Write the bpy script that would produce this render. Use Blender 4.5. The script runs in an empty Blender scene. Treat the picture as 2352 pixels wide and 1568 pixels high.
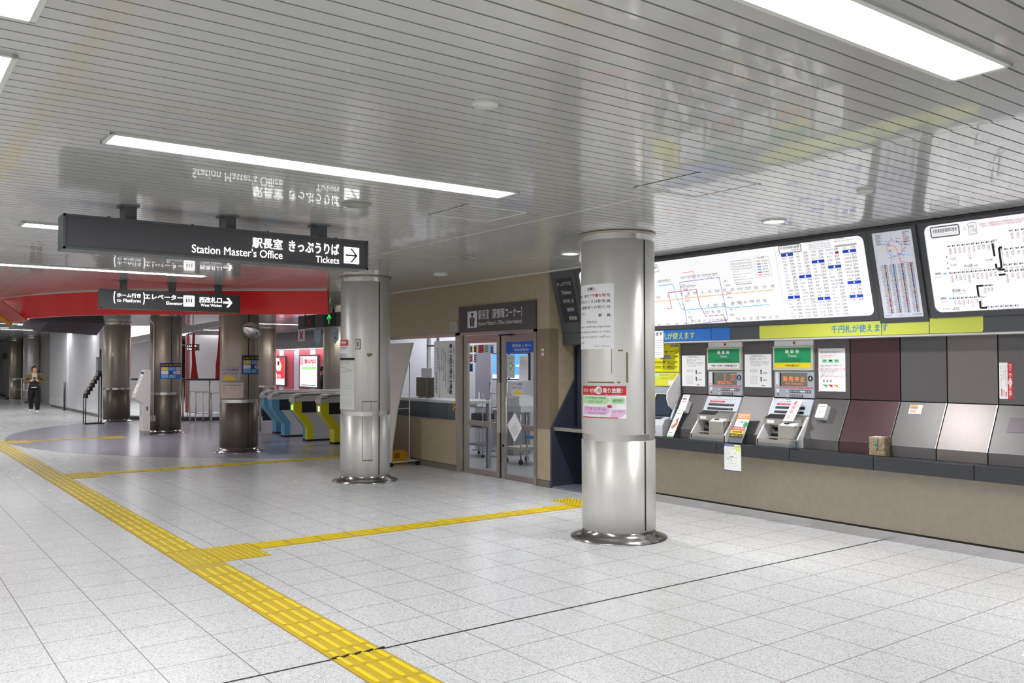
import bpy, bmesh, math, random
from mathutils import Vector, Matrix
random.seed(7)
SC = bpy.context.scene
COL = SC.collection
PI = math.pi
# ---------------------------------------------------------------- camera, world, exposure
cam_d = bpy.data.cameras.new('camera')
cam_d.sensor_width = 36.0
cam_d.lens = 2006.0 / 2352.0 * 36.0
cam_d.clip_end = 300
cam = bpy.data.objects.new('camera', cam_d)
COL.objects.link(cam)
cam.location = (0, 0, 1.58)
cam.rotation_euler = (math.radians(90 + 1.53), math.radians(0.06), math.radians(-36.49))
SC.camera = cam
W = bpy.data.worlds.new('world')
SC.world = W
W.use_nodes = True
W.node_tree.nodes['Background'].inputs[0].default_value = (0.93, 0.95, 1.0, 1)
W.node_tree.nodes['Background'].inputs[1].default_value = 0.35
SC.view_settings.view_transform = 'Standard'
SC.view_settings.look = 'None'
SC.view_settings.gamma = 1.0
SC.view_settings.use_curve_mapping = False
SC.view_settings.exposure = 0.16
SC.cycles.max_bounces = 8
SC.cycles.diffuse_bounces = 6
SC.cycles.glossy_bounces = 4
SC.cycles.transparent_max_bounces = 12
SC.cycles.sample_clamp_indirect = 6.0
LAMP = 20.0        # fluorescent diffusers
ZC = 2.785        # ceiling height

# ---------------------------------------------------------------- materials
def s2l(c):
    return tuple((x / 255 / 12.92) if x / 255 <= 0.04045 else ((x / 255 + 0.055) / 1.055) ** 2.4 for x in c)
_M = {}
def mat(name, rgb=None, rough=0.5, metal=0.0, emit=0.0, coat=0.0, coat_rough=0.05, spec=0.5, noise=0.0, nscale=20.0, stretch=None, aniso=0.0, rnoise=0.0, bump=0.0, lin=None):
    if name in _M:
        return _M[name]
    m = bpy.data.materials.new(name)
    m.use_nodes = True
    nt = m.node_tree
    b = nt.nodes['Principled BSDF']
    c = lin if lin else s2l(rgb)
    b.inputs['Base Color'].default_value = (*c, 1)
    b.inputs['Roughness'].default_value = rough
    b.inputs['Metallic'].default_value = metal
    b.inputs['Specular IOR Level'].default_value = spec
    b.inputs['Coat Weight'].default_value = coat
    b.inputs['Coat Roughness'].default_value = coat_rough
    b.inputs['Anisotropic'].default_value = aniso
    if emit:
        b.inputs['Emission Color'].default_value = (*c, 1)
        b.inputs['Emission Strength'].default_value = emit
    if aniso:
        tg = nt.nodes.new('ShaderNodeTangent')
        tg.direction_type = 'RADIAL'
        tg.axis = 'Z'
        nt.links.new(tg.outputs[0], b.inputs['Tangent'])
        b.inputs['Anisotropic Rotation'].default_value = 0.25
    if noise or rnoise or bump:
        tc = nt.nodes.new('ShaderNodeTexCoord')
        mp = nt.nodes.new('ShaderNodeMapping')
        if stretch:
            mp.inputs['Scale'].default_value = stretch
        nz = nt.nodes.new('ShaderNodeTexNoise')
        nz.inputs['Scale'].default_value = nscale
        nz.inputs['Detail'].default_value = 5
        nt.links.new(tc.outputs['Object'], mp.inputs[0])
        nt.links.new(mp.outputs[0], nz.inputs['Vector'])
        if noise:
            mr = nt.nodes.new('ShaderNodeMapRange')
            mr.inputs[1].default_value = 0.3
            mr.inputs[2].default_value = 0.7
            mr.inputs[3].default_value = 1 - noise
            mr.inputs[4].default_value = 1 + noise
            nt.links.new(nz.outputs['Fac'], mr.inputs[0])
            mx = nt.nodes.new('ShaderNodeVectorMath')
            mx.operation = 'SCALE'
            mx.inputs[0].default_value = c
            nt.links.new(mr.outputs[0], mx.inputs['Scale'])
            nt.links.new(mx.outputs[0], b.inputs['Base Color'])
        if rnoise:
            mr = nt.nodes.new('ShaderNodeMapRange')
            mr.inputs[1].default_value = 0.3
            mr.inputs[2].default_value = 0.7
            mr.inputs[3].default_value = max(0.02, rough - rnoise)
            mr.inputs[4].default_value = rough + rnoise
            nt.links.new(nz.outputs['Fac'], mr.inputs[0])
            nt.links.new(mr.outputs[0], b.inputs['Roughness'])
        if bump:
            bp = nt.nodes.new('ShaderNodeBump')
            bp.inputs['Strength'].default_value = bump
            bp.inputs['Distance'].default_value = 0.002
            nt.links.new(nz.outputs['Fac'], bp.inputs['Height'])
            nt.links.new(bp.outputs[0], b.inputs['Normal'])
    _M[name] = m
    return m

def glass_mat(name, tint=(0.95, 0.98, 0.97), refl=1.0):
    if name in _M:
        return _M[name]
    m = bpy.data.materials.new(name)
    m.use_nodes = True
    nt = m.node_tree
    nt.nodes.clear()
    out = nt.nodes.new('ShaderNodeOutputMaterial')
    mix = nt.nodes.new('ShaderNodeMixShader')
    tr = nt.nodes.new('ShaderNodeBsdfTransparent')
    tr.inputs[0].default_value = (*tint, 1)
    gl = nt.nodes.new('ShaderNodeBsdfGlossy')
    gl.inputs['Roughness'].default_value = 0.02
    fr = nt.nodes.new('ShaderNodeFresnel')
    fr.inputs[0].default_value = 1.45
    mu = nt.nodes.new('ShaderNodeMath')
    mu.operation = 'MULTIPLY'
    mu.inputs[1].default_value = refl
    nt.links.new(fr.outputs[0], mu.inputs[0])
    nt.links.new(mu.outputs[0], mix.inputs[0])
    nt.links.new(tr.outputs[0], mix.inputs[1])
    nt.links.new(gl.outputs[0], mix.inputs[2])
    nt.links.new(mix.outputs[0], out.inputs[0])
    _M[name] = m
    return m

def floor_mat(name, base, px, py, ox, oy, grout, speck=0.16, rough=0.3, gw=0.006):
    m = bpy.data.materials.new(name)
    m.use_nodes = True
    nt = m.node_tree
    N, L = nt.nodes, nt.links
    b = N['Principled BSDF']
    tc = N.new('ShaderNodeTexCoord')
    sx = N.new('ShaderNodeSeparateXYZ')
    L.new(tc.outputs['Object'], sx.inputs[0])
    def math_(op, a, bb=None):
        n = N.new('ShaderNodeMath')
        n.operation = op
        for i, v in enumerate((a, bb)):
            if v is None:
                continue
            if isinstance(v, (int, float)):
                n.inputs[i].default_value = v
            else:
                L.new(v, n.inputs[i])
        return n.outputs[0]
    def line(sock, off, p):
        a = math_('DIVIDE', math_('SUBTRACT', sock, off), p)
        fr = math_('FRACT', math_('ADD', a, 100.5))
        return math_('LESS_THAN', math_('ABSOLUTE', math_('SUBTRACT', fr, 0.5)), gw / 2 / p)
    g = math_('MAXIMUM', line(sx.outputs[0], ox, px), line(sx.outputs[1], oy, py))
    # speckled terrazzo tile
    n1 = N.new('ShaderNodeTexVoronoi')
    n1.inputs['Scale'].default_value = 150
    L.new(tc.outputs['Object'], n1.inputs['Vector'])
    cs = N.new('ShaderNodeSeparateColor')
    L.new(n1.outputs['Color'], cs.inputs[0])
    n2 = N.new('ShaderNodeTexNoise')
    n2.inputs['Scale'].default_value = 1.3
    n2.inputs['Detail'].default_value = 4
    L.new(tc.outputs['Object'], n2.inputs['Vector'])
    r1 = N.new('ShaderNodeMapRange')
    r1.inputs[1].default_value = 0.0
    r1.inputs[2].default_value = 0.55
    r1.inputs[3].default_value = 1 - 2.6 * speck
    r1.inputs[4].default_value = 1.0 + 0.4 * speck
    L.new(cs.outputs[0], r1.inputs[0])
    r2 = N.new('ShaderNodeMapRange')
    r2.inputs[3].default_value = 0.975
    r2.inputs[4].default_value = 1.025
    L.new(n2.outputs['Fac'], r2.inputs[0])
    sc = N.new('ShaderNodeVectorMath')
    sc.operation = 'SCALE'
    sc.inputs[0].default_value = s2l(base)
    L.new(math_('MULTIPLY', r1.outputs[0], r2.outputs[0]), sc.inputs['Scale'])
    mx = N.new('ShaderNodeMix')
    mx.data_type = 'RGBA'
    L.new(g, mx.inputs['Factor'])
    L.new(sc.outputs[0], mx.inputs['A'])
    mx.inputs['B'].default_value = (*s2l(grout), 1)
    L.new(mx.outputs['Result'], b.inputs['Base Color'])
    rr = N.new('ShaderNodeMapRange')
    rr.inputs[3].default_value = rough - 0.015
    rr.inputs[4].default_value = rough + 0.015
    L.new(n2.outputs['Fac'], rr.inputs[0])
    L.new(rr.outputs[0], b.inputs['Roughness'])
    b.inputs['Specular IOR Level'].default_value = 0.6
    _M[name] = m
    return m

white = mat('white_paint', (236, 236, 236), 0.4)
black = mat('black', (16, 16, 18), 0.45)
ink = mat('ink', (38, 38, 42), 0.7)
inkgrey = mat('ink_grey', (120, 120, 126), 0.7)
red_ink = mat('ink_red', (205, 40, 52), 0.6)
pink_ink = mat('ink_pink', (226, 110, 120), 0.6)
blue_ink = mat('ink_blue', (30, 72, 190), 0.6)
green_ink = mat('ink_green', (60, 170, 110), 0.6)
paper = mat('paper', (240, 240, 243), 0.6)
paper_cream = mat('paper_cream', (232, 222, 214), 0.6)
slat_m = mat('ceiling_slat', (178, 178, 176), 0.22, coat=0.55, coat_rough=0.03, spec=0.5)
dark_gap = mat('ceiling_void', (40, 38, 40), 0.8)
trim_white = mat('trim_white', (205, 205, 200), 0.35)
steel = mat('stainless', lin=(0.74, 0.725, 0.70), rough=0.42, metal=0.64, noise=0.04, nscale=2.2, stretch=(1, 1, 0.7), rnoise=0.02, aniso=0.75)
steel_pol = mat('stainless_polished', lin=(0.74, 0.73, 0.71), rough=0.2, metal=0.85)
steel_dark = mat('bronze_steel', lin=(0.46, 0.41, 0.33), rough=0.40, metal=0.75, noise=0.06, nscale=2.5, aniso=0.7)
brown_shaft = mat('brown_steel', lin=(0.165, 0.138, 0.115), rough=0.42, metal=0.55, noise=0.06, nscale=3, aniso=0.6)
sash = mat('door_steel', lin=(0.47, 0.44, 0.41), rough=0.33, metal=1.0, noise=0.08, nscale=6, stretch=(1, 1, .2))
sash_pink = mat('door_rail_steel', lin=(0.44, 0.37, 0.35), rough=0.3, metal=1.0)
stone = mat('brown_stone', (172, 163, 146), 0.42, noise=0.05, nscale=14, spec=0.4)
stone_office = mat('brown_stone_office', (168, 156, 132), 0.42, noise=0.05, nscale=14, spec=0.4)
stone_dark = mat('brown_stone_dark', (128, 116, 98), 0.4, noise=0.06, nscale=14, spec=0.4)
granite = mat('granite', (50, 52, 56), 0.28, noise=0.7, nscale=120, spec=0.5)
clad_grey = mat('cladding_grey', lin=(0.125, 0.12, 0.122), rough=0.42, metal=0.55, noise=0.06, nscale=90)
clad_light = mat('cladding_brown', lin=(0.18, 0.163, 0.158), rough=0.40, metal=0.6, noise=0.05, nscale=90)
clad_purple = mat('cladding_purple', lin=(0.10, 0.058, 0.066), rough=0.36, metal=0.7, noise=0.06, nscale=90)
charcoal = mat('sign_charcoal', (76, 78, 82), 0.42)
charcoal_d = mat('sign_charcoal_edge', (96, 104, 104), 0.4)
sign_face = mat('sign_face', (72, 73, 77), 0.5)
lit_white = mat('lit_lettering', (255, 255, 255), 0.5, emit=2.2)
lit_board = mat('lit_board', lin=(.42, .42, .43), rough=0.25, emit=1.65)
lamp_m = mat('lamp_diffuser', (255, 255, 255), 0.5, emit=LAMP)
dl_m = mat('downlight_glow', (250, 250, 255), 0.5, emit=40.0)
dl_dim = mat('detector_grey', (190, 190, 188), 0.4)
rubber = mat('rubber', (24, 24, 26), 0.7)
yel_floor = mat('tactile_yellow', (190, 162, 38), 0.42, noise=0.06, nscale=9)
yel_bar = mat('tactile_bar', (226, 202, 26), 0.4)
navy = mat('navy_laminate', (58, 62, 78), 0.3, spec=0.5)
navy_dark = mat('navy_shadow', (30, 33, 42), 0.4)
glass = glass_mat('glass')
acrylic = glass_mat('acrylic', (0.9, 0.93, 0.95))

# ---------------------------------------------------------------- frames
class Frame:
    curved = False
    def __init__(s, O, U, V):
        s.O, s.U, s.V = Vector(O), Vector(U).normalized(), Vector(V).normalized()
        s.N = s.U.cross(s.V)
    def P(s, u, v, n=0.0):
        return s.O + s.U * u + s.V * v + s.N * n
class CylFrame:
    curved = True
    def __init__(s, cx, cy, r, ang0=0.0):
        s.c, s.r, s.a0 = (cx, cy), r, ang0
        d = math.hypot(cx, cy)
        s.d = (cx / d, cy / d)
    def P(s, u, v, n=0.0):      # u: arc length to the right of the camera-facing line
        a = s.a0 + u / s.r
        R = s.r + n
        dx, dy = s.d
        c_, s_ = math.cos(a) * R, math.sin(a) * R
        return Vector((s.c[0] - dx * c_ + dy * s_, s.c[1] - dy * c_ - dx * s_, v))
def FX(X):      # a plane facing -X; u = -Y
    return Frame((X, 0, 0), (0, -1, 0), (0, 0, 1))
def FY(Y):      # a plane facing -Y; u = X
    return Frame((0, Y, 0), (1, 0, 0), (0, 0, 1))
def FZ(z):      # facing up
    return Frame((0, 0, z), (1, 0, 0), (0, 1, 0))
def FC(z):      # facing down
    return Frame((0, 0, z), (1, 0, 0), (0, -1, 0))

# ---------------------------------------------------------------- mesh builder
_ORG = {}
_TXT = {}
def text_geo(body, bold, res, spacing):
    k = (body, bold, res, spacing)
    if k not in _TXT:
        c = bpy.data.curves.new('lettering', 'FONT')
        c.body = body
        c.resolution_u = res
        c.space_line = spacing
        o = bpy.data.objects.new('lettering', c)
        COL.objects.link(o)
        m = bpy.data.meshes.new_from_object(o)
        vs = [(v.co.x, v.co.y, 0) for v in m.vertices]
        fs = [tuple(p.vertices) for p in m.polygons]
        if bold:      # heavier strokes: the same outline laid down again, shifted a little each way
            base, nb = list(vs), len(vs)
            fb = list(fs)
            for q, (dx, dy) in enumerate(((1, 0), (-1, 0), (0, 1), (0, -1)) if res > 1 else ((1, 0), (-1, 0))):
                vs += [(x + dx * bold * .8, y + dy * bold * .8, q + 1) for x, y, _ in base]
                fs += [tuple(k + nb * (q + 1) for k in f) for f in fb]
        bpy.data.objects.remove(o)
        bpy.data.curves.remove(c)
        bpy.data.meshes.remove(m)
        _TXT[k] = (vs, fs)
    return _TXT[k]

class MB:
    def __init__(s):
        s.v, s.f, s.mi, s.sm, s.mats = [], [], [], [], []
    def m(s, mt):
        if mt not in s.mats:
            s.mats.append(mt)
        return s.mats.index(mt)
    def add(s, vs, fs, mt, smooth=False):
        b = len(s.v)
        s.v += [tuple(p) for p in vs]
        i = s.m(mt)
        for f in fs:
            s.f.append(tuple(b + k for k in f))
            s.mi.append(i)
            s.sm.append(smooth)
        return s
    def poly(s, pts, mt):
        return s.add(pts, [tuple(range(len(pts)))], mt)
    def box(s, x0, x1, y0, y1, z0, z1, mt):
        return s.fbox(FZ(0), x0, x1, y0, y1, z0, z1, mt)
    def fbox(s, F, u0, u1, v0, v1, n0, n1, mt, bev=0.0):
        if F.curved:
            k = max(1, int(abs(u1 - u0) / 0.04))
            vs, fs = [], []
            for i in range(k + 1):
                u = u0 + (u1 - u0) * i / k
                vs += [F.P(u, v0, n0), F.P(u, v1, n0), F.P(u, v1, n1), F.P(u, v0, n1)]
            for i in range(k):
                a, b = i * 4, i * 4 + 4
                for j in range(4):
                    fs.append((a + j, b + j, b + (j + 1) % 4, a + (j + 1) % 4))
            fs += [(0, 1, 2, 3), (k * 4 + 3, k * 4 + 2, k * 4 + 1, k * 4)]
            return s.add(vs, fs, mt)
        if bev:
            bev = min(bev, abs(u1 - u0) * .45, abs(v1 - v0) * .45)
            ins = [(u0 + bev, v0 + bev), (u1 - bev, v0 + bev), (u1 - bev, v1 - bev), (u0 + bev, v1 - bev)]
            out = [(u0, v0), (u1, v0), (u1, v1), (u0, v1)]
            vs = [F.P(u, v, n0) for u, v in out] + [F.P(u, v, n1 - bev) for u, v in out] + [F.P(u, v, n1) for u, v in ins]
            fs = [(3, 2, 1, 0), (8, 9, 10, 11)]
            for j in range(4):
                k = (j + 1) % 4
                fs += [(j, k, 4 + k, 4 + j), (4 + j, 4 + k, 8 + k, 8 + j)]
            return s.add(vs, fs, mt)
        vs = [F.P(u, v, n) for n in (n0, n1) for u, v in ((u0, v0), (u1, v0), (u1, v1), (u0, v1))]
        return s.add(vs, [(3, 2, 1, 0), (4, 5, 6, 7), (0, 1, 5, 4), (1, 2, 6, 5), (2, 3, 7, 6), (3, 0, 4, 7)], mt)
    def frect(s, F, u0, u1, v0, v1, n, mt):
        k = max(1, int(abs(u1 - u0) / 0.03)) if F.curved else 1
        vs, fs = [], []
        for i in range(k + 1):
            u = u0 + (u1 - u0) * i / k
            vs += [F.P(u, v0, n), F.P(u, v1, n)]
        for i in range(k):
            fs.append((2 * i, 2 * i + 2, 2 * i + 3, 2 * i + 1))
        return s.add(vs, fs, mt)
    def fprism(s, F, pts, n0, n1, mt, smooth=False):
        k = len(pts)
        vs = [F.P(u, v, n0) for u, v in pts] + [F.P(u, v, n1) for u, v in pts]
        fs = [tuple(reversed(range(k))), tuple(range(k, 2 * k))] + [(i, (i + 1) % k, k + (i + 1) % k, k + i) for i in range(k)]
        return s.add(vs, fs, mt, smooth)
    def fpoly(s, F, pts, n, mt):
        if F.curved:          # cut a flat outline into narrow strips that follow the curve
            def cut(ps, u, keep_right):
                out = []
                for (a, c), (d, e) in zip(ps, ps[1:] + ps[:1]):
                    ia, ib = (a >= u) == keep_right, (d >= u) == keep_right
                    if ia:
                        out.append((a, c))
                    if ia != ib:
                        t = (u - a) / (d - a)
                        out.append((u, c + (e - c) * t))
                return out
            lo, hi = min(p[0] for p in pts), max(p[0] for p in pts)
            k = max(1, int((hi - lo) / 0.02))
            for i in range(k):
                q = pts
                if i:
                    q = cut(q, lo + (hi - lo) * i / k, True)
                if i < k - 1 and len(q) > 2:
                    q = cut(q, lo + (hi - lo) * (i + 1) / k, False)
                if len(q) > 2:
                    s.add([F.P(u, v, n) for u, v in q], [tuple(range(len(q)))], mt)
            return s
        return s.add([F.P(u, v, n) for u, v in pts], [tuple(range(len(pts)))], mt)
    def disc(s, F, u, v, r, n, mt, seg=20, rv=None):
        rv = rv or r
        return s.fpoly(F, [(u + r * math.cos(2 * PI * i / seg), v + rv * math.sin(2 * PI * i / seg)) for i in range(seg)], n, mt)
    def lathe(s, cx, cy, prof, mt, seg=48, smooth=True, cap=False, z0=0):
        vs, fs = [], []
        for r, z in prof:
            for i in range(seg):
                a = 2 * PI * i / seg
                vs.append((cx + r * math.cos(a), cy + r * math.sin(a), z + z0))
        for j in range(len(prof) - 1):
            for i in range(seg):
                k = (i + 1) % seg
                fs.append((j * seg + i, j * seg + k, (j + 1) * seg + k, (j + 1) * seg + i))
        if cap:
            fs.append(tuple(reversed(range(seg))))
            fs.append(tuple(range((len(prof) - 1) * seg, len(prof) * seg)))
        return s.add(vs, fs, mt, smooth)
    def tube(s, path, r, mt, seg=8, smooth=True):
        path = [Vector(p) for p in path]
        vs, fs = [], []
        for i, p in enumerate(path):
            t = (path[min(i + 1, len(path) - 1)] - path[max(i - 1, 0)]).normalized()
            a = t.cross(Vector((0, 0, 1)))
            if a.length < 1e-3:
                a = t.cross(Vector((1, 0, 0)))
            a.normalize()
            b = t.cross(a)
            rr = r[i] if isinstance(r, (list, tuple)) else r
            for k in range(seg):
                g = 2 * PI * k / seg
                vs.append(p + a * (rr * math.cos(g)) + b * (rr * math.sin(g)))
        for i in range(len(path) - 1):
            for k in range(seg):
                q = (k + 1) % seg
                fs.append((i * seg + k, i * seg + q, (i + 1) * seg + q, (i + 1) * seg + k))
        fs.append(tuple(reversed(range(seg))))
        fs.append(tuple(range((len(path) - 1) * seg, len(path) * seg)))
        return s.add(vs, fs, mt, smooth)
    def text(s, F, body, u0, u1, v0, v1, n, mt, bold=0.0, res=2, fit='box', align='L', spacing=1.0, vert=False):
        if vert:
            body = '\n'.join(body)
        vs, fs = text_geo(body, bold, res, spacing)
        if not vs:
            return s
        xs = [p[0] for p in vs]
        ys = [p[1] for p in vs]
        x0, x1, y0, y1 = min(xs), max(xs), min(ys), max(ys)
        su = (u1 - u0) / max(1e-6, x1 - x0)
        sv = (v1 - v0) / max(1e-6, y1 - y0)
        if fit == 'h':
            su = min(sv, su)
            if align == 'C':
                u0 = (u0 + u1) / 2 - su * (x1 - x0) / 2
            elif align == 'R':
                u0 = u1 - su * (x1 - x0)
        s.add([F.P(u0 + (x - x0) * su, v0 + (y - y0) * sv, n + .00025 * z) for x, y, z in vs], fs, mt)
        return s
    def build(s, name, parent=None, mats=None, loc=None, **tags):
        me = bpy.data.meshes.new(name)
        o = bpy.data.objects.new(name, me)
        COL.objects.link(o)
        if parent is not None:
            org = _ORG[parent.name]
            o.parent = parent
        else:
            if loc is None:
                xs, ys, zs = zip(*s.v)
                loc = ((min(xs) + max(xs)) / 2, (min(ys) + max(ys)) / 2, min(zs))
            org = Vector(loc)
            o.location = org
        _ORG[o.name] = Vector(org)
        me.from_pydata([(x - org[0], y - org[1], z - org[2]) for x, y, z in s.v], [], s.f)
        for mt in s.mats:
            me.materials.append(mt)
        me.polygons.foreach_set('material_index', s.mi)
        me.polygons.foreach_set('use_smooth', s.sm)
        me.update()
        for k, val in tags.items():
            o[k] = val
        return o

def tag(o, label, cat, group=None, kind=None):
    o['label'] = label
    o['category'] = cat
    if group:
        o['group'] = group
    if kind:
        o['kind'] = kind
    return o
def thing(name, label, cat, loc, group=None, kind=None):
    o = bpy.data.objects.new(name, None)
    o.empty_display_size = 0.1
    COL.objects.link(o)
    o.location = loc
    _ORG[o.name] = Vector(loc)
    return tag(o, label, cat, group, kind)
def struct(mb, name):
    return mb.build(name, kind='structure')
_KIDS = {}
def dup(root, loc, label=None):
    r = root.copy()
    COL.objects.link(r)
    r.location = loc
    if label:
        r['label'] = label
    for ch in [o for o in bpy.data.objects if o.parent == root]:
        c = ch.copy()
        COL.objects.link(c)
        c.parent = r
        for g in [o for o in bpy.data.objects if o.parent == ch]:
            d = g.copy()
            COL.objects.link(d)
            d.parent = c
    return r
def rrect(u0, u1, v0, v1, r, seg=6):
    pts = []
    for cx, cy, a0 in ((u1 - r, v1 - r, 0), (u0 + r, v1 - r, 90), (u0 + r, v0 + r, 180), (u1 - r, v0 + r, 270)):
        for i in range(seg + 1):
            a = math.radians(a0 + 90 * i / seg)
            pts.append((cx + r * math.cos(a), cy + r * math.sin(a)))
    return pts
# ================================================================ SETTING
TX, TY, TP = 0.829, 4.377, 0.4114
fl = floor_mat('terrazzo_tile', (209, 210, 212), 0.41, TP, TX, TY, (132, 122, 124), speck=0.145, rough=0.27)
b = MB()
b.box(-9, 22, -7, 54, -0.1, 0, fl)
b.build('floor', loc=(0, 0, 0), kind='structure')
# expansion joint: a black sealed line across the tiles
b = MB()
b.box(-9, 7.38, TY - 0.006, TY + 0.006, 0.0003, 0.0026, mat('joint_black', (28, 26, 28), 0.6))
struct(b, 'trim_1')
# lavender round floor in front of the gates
lav = mat('lavender_floor', (172, 170, 186), 0.2, noise=0.03, nscale=3, spec=0.6)
b = MB()
cx, cy, cr = 10.07, 20.6, 7.71
pts = [(cx + cr * math.cos(a), cy + cr * math.sin(a)) for a in [2 * PI * i / 128 for i in range(128)]]
b.fprism(FZ(0), pts, 0.0005, 0.003, lav)
struct(b, 'floor_inlay')

# slatted ceiling
BRK = 4.49
b = MB()
P_ = 0.1025
y = 1.939 - P_ * 87
while y < 52:
    for x0, x1, dy in ((-9.0, BRK - 0.005, 0.0), (BRK + 0.005, 7.08 if y < 14.65 else 22.0, 0.014)):
        if y > 20 and x0 > 0:
            dy = 0
        t = random.uniform(-1, 1) * 0.00022
        a, c_ = y + dy + 0.005, y + dy + P_ - 0.005
        z0, z1 = ZC + t, ZC - t
        vs = [(x0, a, z0 + .02), (x0, a, z0), (x0, c_, z1), (x0, c_, z1 + .02), (x1, a, z0 + .02), (x1, a, z0), (x1, c_, z1), (x1, c_, z1 + .02)]
        b.add(vs, [(0, 1, 5, 4), (1, 2, 6, 5), (2, 3, 7, 6), (0, 3, 2, 1), (4, 5, 6, 7)], slat_m)
    y += P_
b.box(-9, 22, -7, 54, ZC + 0.021, ZC + 0.06, dark_gap)
b.box(BRK - .005, BRK + .003, -7, 52, ZC - .0006, ZC + .01, trim_white)
struct(b, 'ceiling')

# enclosing walls of the hall that the view looks away from
wl = mat('hall_wall', (226, 224, 222), 0.45, noise=0.03, nscale=4)
b = MB(); b.box(-9.2, -9, -7, 54, 0, ZC, wl); struct(b, 'wall_left')
b = MB(); b.box(-9, 12, -7.2, -7, 0, ZC, wl); struct(b, 'wall_back')
b = MB(); b.box(-9, 22, 54, 54.2, 0, ZC, wl); struct(b, 'wall_far')
b = MB(); b.box(22, 22.2, 13, 54, 0, ZC, wl); struct(b, 'wall_right')

# office front wall (X = 7.08) : window 10.93..13.1, door 9.03..10.92, end pier 8.76..9.03
XW = 7.08
b = MB()
b.box(XW, XW + 0.15, 8.76, 14.7, 2.05, ZC, stone_office)
b.box(XW, XW + 0.15, 10.94, 14.7, 0.09, 0.742, stone_office)
b.box(XW, XW + 0.15, 8.76, 9.03, 0.09, 0.745, stone_office)
b.box(XW, XW + 0.15, 8.76, 9.03, 0.745, 2.05, stone_dark)
b.box(XW + 0.15, 11.5, 14.6, 14.7, 0.0, ZC, stone_office)
struct(b, 'wall_office')
b = MB(); b.box(XW + 0.15, 7.62, 8.76, 8.9, 0.0, ZC, stone_office); struct(b, 'wall_return')
b = MB()
bs = mat('base_stone', (112, 106, 98), 0.4)
b.box(XW - 0.006, XW + 0.1, 10.94, 14.7, 0, 0.085, bs)
b.box(XW - 0.006, XW + 0.1, 8.76, 9.03, 0, 0.085, bs)
b.box(XW - 0.012, XW + 0.02, 10.94, 14.7, 0.738, 0.757, sash)
struct(b, 'baseboard_office')
b = MB(); b.box(XW + 0.02, XW + 0.05, 8.78, 14.6, ZC - 0.02, ZC - 0.004, trim_white); b.box(XW - 0.015, XW, 8.0, 14.7, ZC - 0.012, ZC, trim_white); struct(b, 'trim_2')

# office room behind the glass
ow = mat('office_wall', (225, 222, 228), 0.5)
b = MB(); b.box(11.5, 11.6, 8.0, 14.7, 0, ZC, ow); struct(b, 'wall_office_back')
b = MB(); b.box(7.62, 11.5, 8.76, 8.9, 0, ZC, ow); b.box(7.24, 11.5, 14.5, 14.599, 0, ZC, ow); struct(b, 'wall_office_side')
b = MB(); b.box(XW + 0.15, 11.5, 8.9, 14.6, 2.5, 2.55, mat('office_ceiling', (235, 235, 232), 0.6)); struct(b, 'ceiling_office')
b = MB(); b.box(XW + 0.02, 11.5, 8.9, 14.6, 0.0005, 0.006, mat('office_floor', (196, 196, 198), 0.25)); struct(b, 'floor_office')
def office_light(y0, label):
    t = thing('office_light', label, 'ceiling light', (9.2, y0, 2.5), 'office ceiling lights')
    q = MB(); q.fbox(FC(2.5), 8.3, 10.1, -y0 - 0.16, -y0 + 0.16, 0, 0.03, trim_white); q.build('frame', t)
    q = MB(); q.frect(FC(2.5), 8.34, 10.06, -y0 - 0.12, -y0 + 0.12, 0.032, mat('office_lamp', (255, 255, 255), emit=12.0)); q.build('diffuser', t)
office_light(9.9, 'flush strip light on the office ceiling behind the glass doors')
office_light(12.2, 'flush strip light on the office ceiling behind the ticket window')
office_light(13.9, 'flush strip light at the far end of the office ceiling')

# window with its frame
b = MB()
F = FX(XW)
for u0, u1, v0, v1 in ((-14.6, -10.94, 2.0, 2.05), (-10.985, -10.935, 0.745, 2.05), (-14.6, -14.55, 0.745, 2.05), (-13.3, -13.26, 0.757, 2.0)):
    b.fbox(F, u0, u1, v0, v1, -0.06, 0.006, sash)
win = struct(b, 'window_1')
b = MB(); b.frect(F, -14.56, -10.985, 0.757, 2.0, -0.03, glass); b.build('pane', win)

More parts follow.
